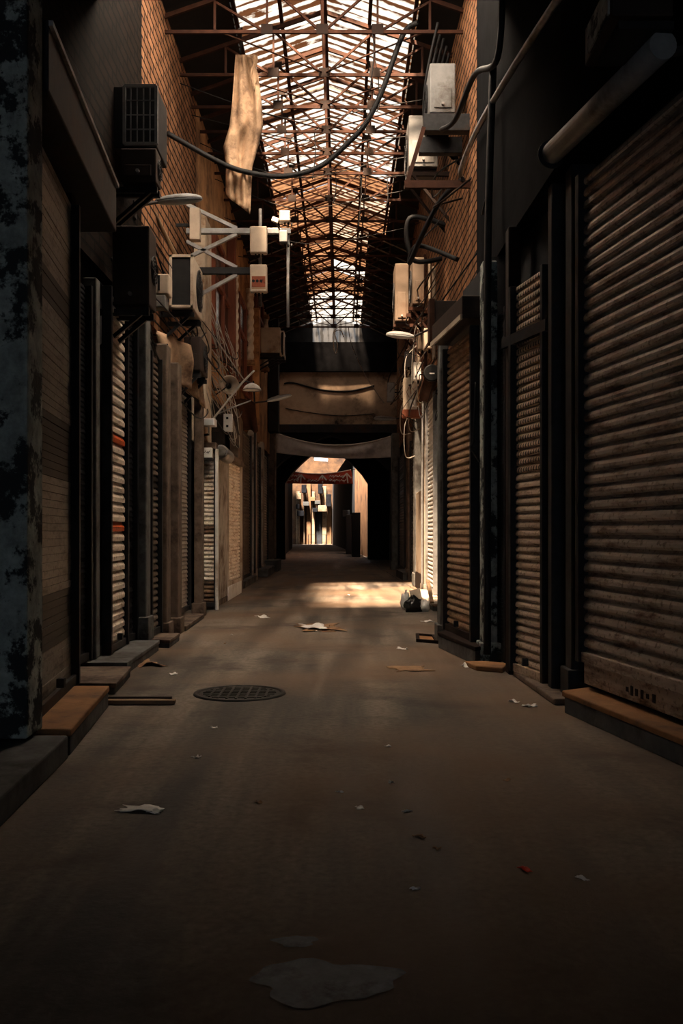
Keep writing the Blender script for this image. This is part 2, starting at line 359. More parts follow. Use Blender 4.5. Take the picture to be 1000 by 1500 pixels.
def wall(name, line, z0, z1, m, thick=.35, side=1):
    """line: (x, y) of the street face; side=+1 thickens towards +x"""
    g = MB(); L_ = 0
    for i in range(len(line) - 1):
        a, b = line[i], line[i + 1]; l = math.hypot(b[0] - a[0], b[1] - a[1]); k = len(g.v)
        q = [(a[0], a[1]), (b[0], b[1]), (b[0] + side * thick, b[1]), (a[0] + side * thick, a[1])]
        for z in (z0, z1):
            for p in q: g.v.append(Vector((p[0], p[1], z)))
        g.face((k, k + 1, k + 5, k + 4), 0, [(L_, z0), (L_ + l, z0), (L_ + l, z1), (L_, z1)])
        g.face((k + 2, k + 3, k + 7, k + 6)); g.face((k + 4, k + 5, k + 6, k + 7)); g.face((k + 3, k + 2, k + 1, k))
        g.face((k + 1, k + 2, k + 6, k + 5)); g.face((k + 3, k, k + 4, k + 7)); L_ += l
    return struct(name, g, m)
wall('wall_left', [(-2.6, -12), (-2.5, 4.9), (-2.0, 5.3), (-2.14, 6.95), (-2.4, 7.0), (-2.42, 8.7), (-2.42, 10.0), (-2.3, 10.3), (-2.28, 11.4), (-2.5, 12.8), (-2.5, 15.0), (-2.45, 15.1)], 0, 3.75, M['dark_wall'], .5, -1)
wall('wall_left_near_upper', [(-2.5, -12), (-2.3, 5.2), (-2.3, 11.0)], 3.75, 8.3, M['brick_soot'], .5, -1)  # near stretch coloured dark to stand for shade
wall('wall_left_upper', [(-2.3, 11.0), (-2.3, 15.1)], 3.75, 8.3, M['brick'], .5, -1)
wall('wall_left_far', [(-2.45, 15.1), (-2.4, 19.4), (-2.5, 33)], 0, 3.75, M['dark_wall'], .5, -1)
wall('wall_left_far_upper', [(-2.3, 15.1), (-2.35, 33)], 3.75, 8.3, M['plaster'], .5, -1)
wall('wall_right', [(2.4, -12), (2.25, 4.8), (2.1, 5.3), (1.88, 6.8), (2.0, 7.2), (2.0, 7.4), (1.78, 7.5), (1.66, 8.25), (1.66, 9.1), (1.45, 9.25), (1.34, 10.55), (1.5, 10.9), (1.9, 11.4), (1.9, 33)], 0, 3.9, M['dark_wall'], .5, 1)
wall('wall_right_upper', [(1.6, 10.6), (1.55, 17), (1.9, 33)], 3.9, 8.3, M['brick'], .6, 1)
wall('wall_right_near_upper', [(2.0, -12), (1.76, 5), (1.56, 6.8), (1.5, 9), (1.5, 10.6)], 3.9, 8.3, M['soot'], .6, 1)  # deep shade put into the colour; overhang also shades the shutter below

RX, RZ, SL = -.25, 8.75, .34               # ridge line and slope
XL, XR = -1.5, 1.05                        # edge of the daylit sheets
def rz(x): return RZ - SL * abs(x - RX)
def roofpiece(name, x0, x1, y0, y1, m, corr=True, lift=0):
    g = MB(); n = max(2, int((y1 - y0) / .05)) if corr else 1
    P, U = [], []
    for i in range(n + 1):
        y = y0 + (y1 - y0) * i / n; dz = (.018 * math.sin(2 * math.pi * y / .2)) if corr else 0
        dz += lift
        row, ur = [], []
        for x in (x0, (x0 + x1) / 2, x1):
            row.append((x, y, rz(x) + dz)); ur.append((y + (7.3 if x0 >= RX else 0), x))
        P.append(row); U.append(ur)
    g.grid(P, uvs=U); return struct(name, g, m)
def opaque_roof(x0, x1, y0, y1):
    g = MB(); k = len(g.v)
    for dz in (0, .12):
        for x, y in ((x0, y0), (x1, y0), (x1, y1), (x0, y1)): g.v.append(Vector((x, y, rz(x) + dz)))
    for q in ((3, 2, 1, 0), (4, 5, 6, 7), (0, 1, 5, 4), (1, 2, 6, 5), (2, 3, 7, 6), (3, 0, 4, 7)): g.face(q)
    return struct('ceiling', g, M['roof_opaque'])
RY0, RY1 = 11.6, 33.0
NY0 = 9.0  # where the added light-blocking ceiling stops
struct('ceiling_near', MB().box((-3.4, -12, 6.25), (3.4, NY0 - .1, 6.4)), M['roof_opaque'])  # unseen low ceiling added to keep roof light off the near floor
struct('ceiling_near_end', MB().box((-3.4, NY0 - .1, 6.25), (3.4, NY0, 8.9)), M['roof_opaque'])  # upright end of the added ceiling, blocks roof light too
opaque_roof(-3.4, -2.1, NY0, RY0); opaque_roof(1.45, 3.4, NY0, RY0)
for i in range(3):
    for x0, x1 in ((-2.1, RX), (RX, 1.45)): roofpiece('ceiling', x0, x1, NY0 + .867 * i - .02, NY0 + .867 * (i + 1) + .03, M['roof_near'], True, .012 * (i % 2))  # bright sheets out of view, added as fill light
opaque_roof(-3.4, XL, RY0, RY1 + .3); opaque_roof(XR, 3.4, RY0, RY1 + .3)
ys = [RY0 + (RY1 - RY0) * i / 19 for i in range(20)]
for i in range(19):
    y0, y1 = ys[i], ys[i + 1]
    for sd, (x0, x1) in enumerate(((XL, RX), (RX, XR))):
        if y0 >= 22.5:
            q0, q1 = (XL, -1.05) if sd == 0 else (.65, XR)
            opaque_roof(q0, q1, y0, y1); x0, x1 = (-1.05, RX) if sd == 0 else (RX, .65)
        m = M['roof_pale']
        if 12 < y0 < 19.2: m = M['roof_clear']
        if 19.2 < y0 < 24: m = M['roof_brown'] if (sd == 0 or i % 2) else M['roof_pale']
        if i == 18: m = M['roof_hazy']
        elif y0 >= 24: m = M['roof_white'] if (i in (16, 17) or (i == 13 and sd) or (i == 11 and sd)) else M['roof_brown']
        roofpiece('ceiling', x0, x1, y0 - .03, y1 + .03, m, True, .012 * (i % 2))

# end facade across the street, d = 33, with a pointed arch
FD = 33.0
def arch_wall(name, y, thick, xa, xb, ztop, oc, half, spring, apex, m):
    """wall from xa to xb with an arched hole centred on oc"""
    g = MB(); n = 14; pts = []
    for i in range(n + 1):
        t = -1 + 2 * i / n; x = oc + half * t
        z = spring + (apex - spring) * (1 - abs(t) ** 1.35) ** .85
        pts.append((x, z))
    for yy in (y, y + thick):
        k = len(g.v)
        for x, z in pts: g.v.append(Vector((x, yy, z)))
        for x, z in pts: g.v.append(Vector((x, yy, ztop)))
        for i in range(n):
            q = (k + i, k + i + 1, k + n + 2 + i, k + n + 1 + i); g.face(q if yy == y else q[::-1])
        for xs, xe in ((xa, oc - half), (oc + half, xb)):
            k2 = len(g.v)
            for x, z in ((xs, 0), (xe, 0), (xe, ztop), (xs, ztop)): g.v.append(Vector((x, yy, z)))
            g.face((k2, k2 + 1, k2 + 2, k2 + 3) if yy == y else (k2 + 3, k2 + 2, k2 + 1, k2))
    rim = [(oc - half, 0)] + pts + [(oc + half, 0)]
    for i in range(len(rim) - 1):
        k = len(g.v); a, b = rim[i], rim[i + 1]
        for p in ((a[0], y, a[1]), (b[0], y, b[1]), (b[0], y + thick, b[1]), (a[0], y + thick, a[1])): g.v.append(Vector(p))
        g.face((k, k + 1, k + 2, k + 3))
    k = len(g.v)
    for p in ((xa, y, ztop), (xb, y, ztop), (xb, y + thick, ztop), (xa, y + thick, ztop)): g.v.append(Vector(p))
    g.face((k, k + 1, k + 2, k + 3))
    return struct(name, g, m)
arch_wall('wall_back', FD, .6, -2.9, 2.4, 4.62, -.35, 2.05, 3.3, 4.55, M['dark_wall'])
struct('wall_back_lintel', MB().box((-2.9, FD - .12, 4.92), (2.4, FD + .5, 6.72)), M['concrete'])
struct('trim_1', MB().box((-2.9, FD - .2, 4.62), (2.4, FD + .5, 4.92)), M['steel_dark'], .02)
struct('wall_back_fascia', MB().box((-2.9, FD - .3, 6.72), (2.4, FD + .1, 7.72)), M['soot'])
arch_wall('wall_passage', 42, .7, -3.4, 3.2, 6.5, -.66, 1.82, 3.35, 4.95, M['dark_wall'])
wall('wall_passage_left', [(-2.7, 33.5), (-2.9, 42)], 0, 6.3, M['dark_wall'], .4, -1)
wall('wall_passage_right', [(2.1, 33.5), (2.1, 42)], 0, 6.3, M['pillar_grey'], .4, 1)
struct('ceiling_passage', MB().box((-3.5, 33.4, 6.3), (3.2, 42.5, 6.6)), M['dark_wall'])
# beyond the arch: the street goes on to a sunlit row of shops
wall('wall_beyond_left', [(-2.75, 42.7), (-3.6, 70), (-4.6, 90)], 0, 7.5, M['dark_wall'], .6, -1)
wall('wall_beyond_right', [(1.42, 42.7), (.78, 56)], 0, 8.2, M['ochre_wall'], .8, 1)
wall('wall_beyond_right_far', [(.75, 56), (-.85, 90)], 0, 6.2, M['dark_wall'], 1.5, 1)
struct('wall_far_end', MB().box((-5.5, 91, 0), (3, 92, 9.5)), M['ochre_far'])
g = MB(); 
for xa, xb in ((-2.9, -1.0), (.62, 2.4)): g.box((xa, RY1 + .05, 7.7), (xb, RY1 + .15, 9))
struct('wall_back_gable', g, M['dark_wall'])
struct('window_4', MB().box((-1.0, RY1 + .08, 7.7), (.62, RY1 + .1, 8.75)), M['roof_gable'])
struct('ceiling_passage_end', MB().box((-3.5, 42.45, 6.3), (3.2, 42.6, 8.5)), M['dark_wall'])
struct('ceiling_beyond', MB().prism([(-5.4, 42.62), (.42, 42.62), (-.24, 56), (-5.4, 56)], 8.2, 8.4).box((-5.4, 56, 8.2), (3, 86.3, 8.4)), M['dark_wall'])  # unseen roof added to cut sky light, its gap shaped for the sun
# unseen wall added behind the viewer to limit the cool sky light entering below
struct('wall_front', MB().box((-3.2, -12.4, 3.2), (3.2, -12, 8.6)), M['dark_wall'])

# ------------------------------------------------------------------ roof trusses
TY = [F * 6.5 / v for v in (731, 668, 621, 585, 553, 524, 485, 454, 428, 403, 382, 365, 352, 340, 326, 313, 299)]
TZ = H + 6.5
def make_truss(y):
    t = thing('roof_truss', 'rusty riveted roof truss spanning the alley under the corrugated sheets', 'roof truss', (RX, y, TZ), 'rusty trusses under the roof')
    a, b = -2.34, 1.62
    obj('bottom_chord', MB().bar((a, y, TZ), (b, y, TZ), .035, .042), M['rust'], t)
    for s, e in ((-1, a), (1, b)):
        obj('rafter', MB().bar((RX + s * .012, y, RZ - .1), (e, y, rz(e) - .1), .04, .055), M['rust'], t)
    obj('king_post', MB().bar((RX, y, TZ), (RX, y, RZ - .12), .04, .04, (0, 1, 0)), M['rust'], t)
    for s in (-.72, .72):
        obj('web_post', MB().bar((RX + s, y, TZ), (RX + s, y, rz(RX + s) - .12), .028, .028, (0, 1, 0)), M['rust'], t)
    for s in (-1.4, 1.4):
        obj('web_post', MB().bar((RX + s, y, TZ), (RX + s, y, rz(RX + s) - .12), .03, .03, (0, 1, 0)), M['rust'], t)
    for s in (-1, 1):
        obj('diagonal_brace', MB().bar((RX, y + .02, TZ), (RX + s * .72, y + .02, rz(RX + .72) - .12), .03, .03), M['rust'], t)
        obj('diagonal_brace', MB().bar((RX + s * .72, y + .02, TZ), (RX + s * 1.4, y + .02, rz(RX + 1.4) - .12), .03, .03), M['rust'], t)
    for x in (-.72, 0, .72):
        obj('gusset_plate', MB().box((RX + x - .075, y - .035, TZ - .04), (RX + x + .075, y - .025, TZ + .09)), M['rust_dark'], t)
    for x in (-.72, .72):
        z = rz(RX + x) - .1
        obj('gusset_plate', MB().box((RX + x - .06, y - .04, z - .07), (RX + x + .06, y - .03, z + .03)), M['rust_dark'], t)
    return t
def dup(root, loc, label=None):
    r = root.copy(); C.objects.link(r); r.location = loc
    if label: r['label'] = label
    for ch in list(root.children):
        c = ch.copy(); C.objects.link(c); c.parent = r
        for gch in ch.children:
            d = gch.copy(); C.objects.link(d); d.parent = c
    return r
t0 = make_truss(TY[0])
for y in TY[1:]: dup(t0, (RX, y, TZ))
tag(obj('ridge_beam', MB().bar((RX, RY0, RZ - .10), (RX, RY1, RZ - .10), .09, .10), M['rust']), 'long rusty ridge beam running down the middle of the roof', 'beam')
for x, nm in ((-1.45, 'outer left'), (-.85, 'inner left'), (.40, 'inner right'), (1.0, 'outer right')):
    tag(obj('purlin', MB().bar((x, RY0, rz(x) - .035), (x, RY1, rz(x) - .035), .05, .06), M['rust']), f'slim rusty purlin under the roof sheets, the {nm} of four', 'beam', 'purlins')
# lattice of lower tie rods between the trusses (long diagonals seen from below)
for i in range(0, len(TY) - 1):
    y0, y1 = TY[i], TY[i + 1]
    s = 1 if i % 2 else -1
    tag(obj('tie_rod', MB().tube([(RX - s * 1.4, y0, TZ + .03), (RX + s * .0, y1, TZ + .03)], .012, 6), M['rust']), 'thin rusty tie rod running diagonally between two roof trusses', 'tie rod', 'diagonal tie rods of the roof')
    tag(obj('tie_rod', MB().tube([(RX + s * 1.4, y0, TZ + .03), (RX, y1, TZ + .03)], .012, 6), M['rust']), 'thin rusty tie rod running diagonally between two roof trusses', 'tie rod', 'diagonal tie rods of the roof')

for k in range(13):
    y = 22.2 + .8 * k
    for s, xe, xi in ((-1, -2.2, -.75), (1, 1.55, .35)):
        tag(obj('lattice_rod', MB().tube([(xe, y, TZ - .02), (xi, y + .5, rz(xi) - .12)], .016, 6), M['galv_dark']), 'slim lattice rod leaning up to the far end of the roof', 'rod', 'lattice rods at the far end of the roof')
# ------------------------------------------------------------------ roller shutters
PROF = {
    'round': [(0, -.010), (.16, -.012), (.19, .016), (.34, .027), (.60, .025), (.84, .014), (.97, -.006), (1, -.010)],
    'louver': [(0, 0), (.1, .022), (.28, .026), (.95, .0), (1, 0)],
    'flat': [(0, 0), (.04, .010), (.93, .012), (.97, 0), (1, 0)],
    'step': [(0, 0), (.03, .03), (.45, .032), (.8, .012), (1, 0)],
}
def nrm2(p0, p1, toward):
    d = Vector((p1[0] - p0[0], p1[1] - p0[1], 0)).normalized(); n = Vector((d.y, -d.x, 0))
    mid = Vector(((p0[0] + p1[0]) / 2, (p0[1] + p1[1]) / 2, 0))
    if n.dot(Vector((toward[0], toward[1], 0)) - mid) < 0: n = -n
    return d, n
def shutter(label, p0, p1, z0, z1, pitch, prof, mats, rowmat=None, toward=None, guides=True, guide_w=.05, housing=0, gm=None, bar=True, handle=False, group=None, hm=None):
    toward = toward or (-.1, (p0[1] + p1[1]) / 2 - 1)
    d, n = nrm2(p0, p1, toward); l = math.hypot(p1[0] - p0[0], p1[1] - p0[1])
    t = thing('roller_shutter', label, 'roller shutter', ((p0[0] + p1[0]) / 2, (p0[1] + p1[1]) / 2, z0), group)
    g = MB(); rows = max(3, round((z1 - z0) / pitch)); ph = (z1 - z0) / rows; A = Vector((p0[0], p0[1], 0)); B = Vector((p1[0], p1[1], 0))
    for r in range(rows):
        k = len(g.v); z = z0 + r * ph; pr = PROF[prof]
        js = R.uniform(-.003, .003)
        for q, o in pr:
            sc_ = ph / .1 if ph < .1 else 1
            off = n * (o * sc_ + js)
            for e in (A, B): g.v.append(e + off + Vector((0, 0, z + q * ph)))
        mi = rowmat(r, rows, (r + .5) / rows) if rowmat else 0
        for i in range(len(pr) - 1):
            v0, v1 = r * ph + pr[i][0] * ph, r * ph + pr[i + 1][0] * ph
            g.face((k + 2 * i, k + 2 * i + 1, k + 2 * i + 3, k + 2 * i + 2), mi, [(0, v0), (l, v0), (l, v1), (0, v1)])
    obj('curtain', g, [M[x] for x in mats], t)
    gm = M[gm or 'steel_dark']
    if guides:
        for e, s in ((A, -1), (B, 1)):
            c = e + d * (s * guide_w / 2) + n * .02
            gb = MB().bar(c + Vector((0, 0, z0 - .0)), c + Vector((0, 0, z1)), guide_w, .09, up=n)
            obj('guide_rail', gb, gm, t, .004)
    if bar:
        c0 = A + n * .03 + Vector((0, 0, z0 + .035)); c1 = B + n * .03 + Vector((0, 0, z0 + .035))
        bb_ = obj('bottom_bar', MB().bar(c0, c1, .03, .07), gm if not hm else M[hm], t, .004)
    if housing:
        c0 = A + n * .06 + Vector((0, 0, z1 + housing / 2)) - d * .05; c1 = B + n * .06 + Vector((0, 0, z1 + housing / 2)) + d * .05
        obj('shutter_box', MB().bar(c0, c1, housing * .9, housing), gm, t, .01)
    if handle:
        c = (A + B) / 2 + n * .06 + Vector((0, 0, z0 + .12))
        obj('lock_hasp', MB().box(c - Vector((.025, .025, .03)), c + Vector((.025, .025, .03))), M['steel_dark'], bb_, .005)
    return t

# left side, from the nearest inwards
shutter('wide grey slatted shutter with dark bands, by the peeling corner pillar', (-1.79, 5.46), (-1.95, 6.87), .15, 3.6, .05, 'flat', ['sh_near_left', 'sh_near_left_band'],
        lambda r, n, t: 1 if (.095 < t < .21 and True) or (.42 < t < .53) or (.74 < t < .80) else 0, housing=0, handle=True)
shutter('narrow sooty louvred shutter in the dark recess left of the orange-striped one', (-2.27, 7.6), (-2.25, 8.36), .12, 3.4, .045, 'louver', ['sh_dark'])
shutter('dirty white shutter with two orange stripes', (-2.17, 8.8), (-2.19, 9.53), .12, 3.5, .095, 'step', ['sh_white', 'sh_orange'],
        lambda r, n, t: 1 if (.335 < t < .375) or (.575 < t < .615) else 0, hm='steel_dark', handle=True)
shutter('dark louvred shutter right of the orange-striped one', (-2.25, 9.64), (-2.19, 9.98), .12, 3.5, .055, 'louver', ['sh_dark'])
shutter('grey-brown shutter crossed by dark bands, between the grey pillar and the brown piers', (-2.10, 10.35), (-2.10, 10.85), .10, 3.2, .07, 'round', ['sh_grey', 'sh_near_left_band'],
        lambda r, n, t: 1 if (.27 < t < .31) or (.53 < t < .56) or (.78 < t < .82) else 0)
shutter('pale fine-ribbed shutter just left of the kiosk', (-2.27, 13.2), (-2.26, 13.95), .10, 3.2, .06, 'louver', ['sh_pale'])
# kiosk
shutter('stained white shutter on the front of the corner kiosk, facing down the alley', (-2.30, 15.2), (-2.02, 15.2), .05, 2.42, .067, 'round', ['sh_kiosk', 'sh_kiosk_dirty'],
        lambda r, n, t: 1 if t < .17 or .48 < t < .55 else 0, toward=(-2.1, 5), guide_w=.03)
shutter('white shutter on the street side of the corner kiosk', (-2.09, 17.2), (-2.07, 19.3), .25, 2.55, .07, 'round', ['sh_kiosk'], guide_w=.04, gm='ac_beige')
shutter('tall dark louvred shutter beyond the kiosk, before the pale pier', (-2.28, 21.6), (-2.28, 23.6), .15, 3.6, .07, 'louver', ['sh_grey'])
shutter('dark louvred shutter between the two pale piers near the arch on the left', (-2.32, 25.2), (-2.32, 26.8), .15, 3.6, .08, 'louver', ['sh_dark'])
shutter('dark louvred shutter last on the left before the arch', (-2.38, 28.4), (-2.38, 30.4), .15, 3.6, .08, 'louver', ['sh_dark'])
# right side
shutter('huge rust-stained grey shutter, nearest on the right', (1.98, 5.15), (1.72, 6.7), .335, 3.75, .088, 'round', ['sh_big'], gm='steel_dark', hm='sh_big', guide_w=.06)
shutter('narrow dark louvred shutter between the tan shutter and the huge one', (1.78, 7.34), (1.77, 7.82), .05, 3.5, .036, 'louver', ['sh_dark'])
shutter('tan shutter with rows of punched holes in its upper half', (1.63, 7.57), (1.51, 8.2), .05, 3.35, .068, 'round', ['sh_tan', 'sh_tan_perf'], lambda r, n, t: 1 if t > .52 else 0, handle=True, hm='sh_tan')
shutter('narrow dark louvred shutter left of the tan shutter', (1.54, 8.75), (1.48, 9.15), .05, 3.3, .038, 'louver', ['sh_dark'])
shutter('brown ribbed shutter on a high step', (1.31, 9.33), (1.18, 10.5), .17, 3.25, .073, 'round', ['sh_brown'], hm='rust_dark', handle=True)
shutter('brilliant white shutter behind the brown one', (1.69, 17.0), (1.70, 18.6), .12, 3.75, .08, 'round', ['sh_bright'], gm='galv', guide_w=.025)
shutter('dark louvred shutter far down on the right past the cream panel', (1.74, 22.3), (1.76, 23.8), .15, 3.5, .08, 'louver', ['sh_grey'])
shutter('dark louvred shutter last on the right before the arch', (1.78, 26.4), (1.8, 29.5), .15, 3.5, .08, 'louver', ['sh_dark'])

big = [o for o in C.objects if o.get('label', '').startswith('huge rust')][0]
q0, q1 = Vector((1.98, 5.15, 0)), Vector((1.72, 6.7, 0)); dn, nn = nrm2(q0, q1, (0, 5))
bpn = obj('bottom_panel', MB().bar(q0 + nn * .012 + Vector((0, 0, .26)), q1 + nn * .012 + Vector((0, 0, .26)), .02, .15), M['sh_big'], big, .003)
g = MB()
for t_, hh in ((.36, .05), (.41, .03), (.455, .055), (.50, .045), (.54, .06), (.58, .03)):
    c = q0.lerp(q1, t_) + nn * .0235 + Vector((0, 0, .25)); g = MB().bar(c - Vector((0, 0, hh / 2)), c + Vector((0, 0, hh / 2)), .035, .003, nn)
    obj('stencil_mark', g, M['black'], bpn)

# ------------------------------------------------------------------ pillars and piers
def pillar(label, x0, x1, y0, y1, z0, z1, m, base=None, name='pillar'):
    if base:
        t = thing(name, label, 'pillar', ((x0 + x1) / 2, (y0 + y1) / 2, z0))
        obj('shaft', MB().box((x0, y0, z0), (x1, y1, z1)), M[m], t, .015)
        obj('plinth', MB().box((x0 - .03, y0 - .03, z0), (x1 + .03, y1 + .03, z0 + base)), M[m], t, .01)
        return t
    return tag(obj(name, MB().box((x0, y0, z0), (x1, y1, z1)), M[m], None, .015), label, 'pillar')
pillar('peeling teal-grey corner pillar at the left edge', -2.5, -1.66, 5.05, 5.32, .15, 5.6, 'teal_peel')
pillar('slim dark steel post at the end of the banded shutter', -2.12, -1.97, 6.97, 7.1, .0, 4.2, 'rust_dark', name='post')
pillar('pale grey steel post left of the orange-striped shutter', -2.30, -2.17, 8.46, 8.6, .12, 3.5, 'pillar_grey', name='post')
pillar('grey plaster pillar right of the dark louvred shutter', -2.19, -2.045, 10.02, 10.25, .10, 3.9, 'pillar_grey', .25)
pillar('brown plaster pier, left of the pair before the fine-ribbed shutter', -2.14, -2.0, 10.95, 11.2, 0, 3.4, 'pillar_brown', .2)
pillar('brown plaster pier, right of the pair before the fine-ribbed shutter', -2.10, -1.98, 11.6, 11.85, 0, 3.3, 'pillar_brown', .2)
pillar('brown square pier close to the kiosk front', -2.16, -2.04, 13.98, 14.2, 0, 3.3, 'pillar_brown', .2)
pillar('rust-streaked pier at the far side of the kiosk', -2.30, -2.12, 19.7, 20.6, 0, 3.9, 'pillar_brown')
pillar('pale pier with peeling foot beyond the kiosk', -2.35, -2.18, 23.9, 24.6, 0, 3.8, 'pillar_pale', .3)
pillar('slim pale pier second beyond the kiosk', -2.40, -2.24, 27.2, 27.8, 0, 3.8, 'pillar_pale', .3)
pillar('weathered pier beside the arch on the left', -2.5, -2.2, 31.2, 31.8, 0, 4.6, 'pillar_brown', .3)
pillar('dark square post between the huge shutter and the louvres', 1.66, 1.85, 6.9, 7.1, .05, 4.2, 'steel_dark', .2, 'post')
pillar('dark round-edged post right of the tan shutter', 1.60, 1.73, 7.28, 7.42, .0, 4.4, 'steel_dark', name='post')
pillar('dark narrow post left of the tan shutter', 1.45, 1.56, 8.3, 8.46, 0, 3.9, 'rust_dark', name='post')
pillar('blue-grey flaking pier right of the brown shutter', 1.33, 1.47, 9.0, 9.2, .0, 3.8, 'teal_peel', .2)
pillar('dark weathered post left of the brown shutter', 1.10, 1.20, 10.72, 10.98, 0, 3.6, 'pillar_grey', .2, 'post')
pillar('narrow plaster pier far side of the brilliant white shutter', 1.62, 1.78, 18.8, 19.3, 0, 3.9, 'pillar_pale', .2)
pillar('grey flaking pier past the cream panel on the right', 1.65, 1.8, 21.5, 22.0, 0, 4.2, 'pillar_grey', .3)
pillar('brown flaking pier third from the arch on the right', 1.68, 1.85, 24.3, 24.9, 0, 4.2, 'pillar_brown', .3)
pillar('grey pier beside the arch on the right', 1.62, 1.9, 30.6, 31.4, 0, 4.4, 'pillar_grey', .3)
t = thing('cream_panel', 'tall cream metal panel standing beyond the brilliant white shutter', 'panel', (1.70, 20.2, 0))
obj('board', MB().box((1.66, 19.5, .35), (1.74, 21.3, 2.1)), M['ac_beige'], t, .01)
obj('foot_plate', MB().box((1.64, 19.5, 0), (1.74, 21.3, .35)), M['rust_dark'], t, .01)

# kiosk body
t = thing('kiosk', 'narrow corner kiosk with white pole and pale side panels', 'kiosk', (-2.2, 17.3, 0))
obj('corner_pole', MB().box((-2.0, 15.12, 0), (-1.95, 15.2, 2.55)), M['white_paint'], t, .008)
obj('side_panel', MB().box((-2.1, 15.25, .1), (-2.04, 17.15, 2.5)), M['pillar_pale'], t, .01)
obj('side_plinth', MB().box((-2.38, 17.15, 0), (-2.02, 19.35, .25)), M['white_paint'], t, .01)
obj('side_plinth', MB().box((-2.38, 15.25, 0), (-2.04, 17.15, .1)), M['pillar_brown'], t, .01)
obj('roof_slab', MB().box((-2.38, 15.08, 2.55), (-1.98, 19.4, 2.65)), M['pillar_brown'], t, .01)
t = thing('sign_box', 'white sign box with faint script over the kiosk front', 'sign', (-2.15, 15.0, 2.42))
obj('casing', MB().box((-2.31, 14.98, 2.40), (-2.03, 15.12, 2.56)), M['white_paint'], t, .01)
obj('lower_lip', MB().box((-2.32, 14.93, 2.36), (-2.02, 15.1, 2.40)), M['steel_dark'], t, .005)
def script(mb, x0, x1, y, z, h, rr, seed, toward=-1):
    """a line of joined handwriting-like strokes with dots"""
    q = random.Random(seed); x = x1
    while x > x0 + h * .4:
        L_ = min(q.uniform(.8, 2.2) * h, x - x0); n = 10; pts = []
        for i in range(n + 1):
            u = i / n; pts.append((x - L_ * u, y, z + h * (.22 * math.sin(u * math.pi * q.choice((2, 3, 4))) + (.5 if i == 0 else 0))))
        mb.tube(pts, rr, 4)
        if q.random() < .7: mb.ball((x - L_ * .5, y, z + h * q.choice((-.45, .55))), rr * 1.3, n=6)
        x -= L_ + .15 * h
g_ = MB(); script(g_, -2.29, -2.06, 14.975, 2.49, .05, .005, 3); obj('lettering', g_, M['ac_dark'], t)
t = thing('shutter_roller', 'fat grey roller drum at the kiosk corner', 'roller', (-1.98, 15.6, 2.5))
obj('drum', MB().lathe((-1.93, 15.3, 2.52), (-.02, 1, 0), [(0, .10), (.02, .115), (1.1, .115), (1.12, .10)], 20), M['galv'], t)
obj('end_cap', MB().lathe((-1.93, 15.29, 2.52), (0, -1, 0), [(0, .09), (.015, .085), (.02, .03)], 18), M['ac_grey'], t)

# ------------------------------------------------------------------ steps and kerbs
def step(label, plan, z0, z1, m, cat='step', name='stone_step', bevel=.012, slab=None):
    if slab:
        t = thing(name, label, cat, (sum(p[0] for p in plan) / len(plan), sum(p[1] for p in plan) / len(plan), z0))
        obj('tread', MB().prism(plan, z1 - .04, z1), M[m], t, .008)
        c = Vector((sum(p[0] for p in plan) / len(plan), sum(p[1] for p in plan) / len(plan)))
        obj('riser', MB().prism([(c.x + (p[0] - c.x) * .97, c.y + (p[1] - c.y) * .98) for p in plan], z0, z1 - .04), M[slab], t, .008)
        return t
    return tag(obj(name, MB().prism(plan, z0, z1), M[m], None, bevel), label, cat)
step('long grey stone kerb slab in the lower left corner', [(-2.42, 1.5), (-1.3, 1.5), (-1.5, 5.25), (-2.03, 5.25), (-2.42, 4.9)], 0, .13, 'stone', 'kerb', 'kerb')
step('orange-brown stone step under the banded shutter', [(-1.98, 5.34), (-1.50, 5.3), (-1.65, 6.8), (-2.1, 6.8)], 0, .15, 'stone_warm', slab='stone')
step('small cracked step before the dark recess', [(-2.4, 7.3), (-1.72, 7.3), (-1.80, 8.2), (-2.4, 8.2)], 0, .09, 'pillar_brown', slab='stone')
step('low stone step under the orange-striped shutter', [(-2.4, 8.3), (-1.86, 8.3), (-1.9, 10.0), (-2.4, 10.0)], 0, .11, 'stone', slab='stone')
step('low stone step by the pair of brown piers', [(-2.25, 10.3), (-1.83, 10.2), (-1.84, 10.9), (-2.25, 10.9)], 0, .09, 'pillar_brown', slab='stone')
step('thin stone slab leading to the fine-ribbed shutter', [(-2.4, 12.0), (-1.93, 11.9), (-1.96, 13.7), (-2.4, 13.7)], 0, .07, 'pillar_brown', slab='stone')
step('pale block step by the pale piers on the left', [(-2.4, 26.0), (-2.0, 26.0), (-2.0, 28.6), (-2.4, 28.6)], 0, .22, 'pillar_grey', slab='stone')
step('block step beside the arch on the left', [(-2.4, 29.4), (-1.95, 29.4), (-1.95, 31.0), (-2.4, 31.0)], 0, .35, 'stone', slab='stone')
step('long step with rusty top under the huge shutter', [(2.2, 3.2), (2.02, 3.2), (1.80, 5.1), (1.52, 6.6), (1.75, 6.75), (2.05, 5.2)], 0, .15, 'stone_warm', slab='stone')
step('low concrete slab under the tan shutter', [(1.52, 6.85), (1.48, 8.25), (1.62, 8.25), (1.68, 7.27), (1.70, 6.85)], 0, .05, 'pillar_brown')
step('high dark step under the brown shutter', [(1.245, 8.9), (1.03, 10.25), (1.3, 10.6), (1.43, 9.3), (1.30, 8.95)], 0, .17, 'rust_dark', slab='stone')
step('broken rust-coloured slab before the narrow louvres', [(1.20, 8.55), (1.14, 8.85), (1.32, 8.85), (1.52, 8.7), (1.42, 8.4)], 0, .05, 'stone_warm')
step('low concrete step under the brilliant white shutter', [(1.42, 14.9), (1.35, 18.7), (1.68, 18.7), (1.7, 14.9)], 0, .11, 'pillar_pale', slab='stone')
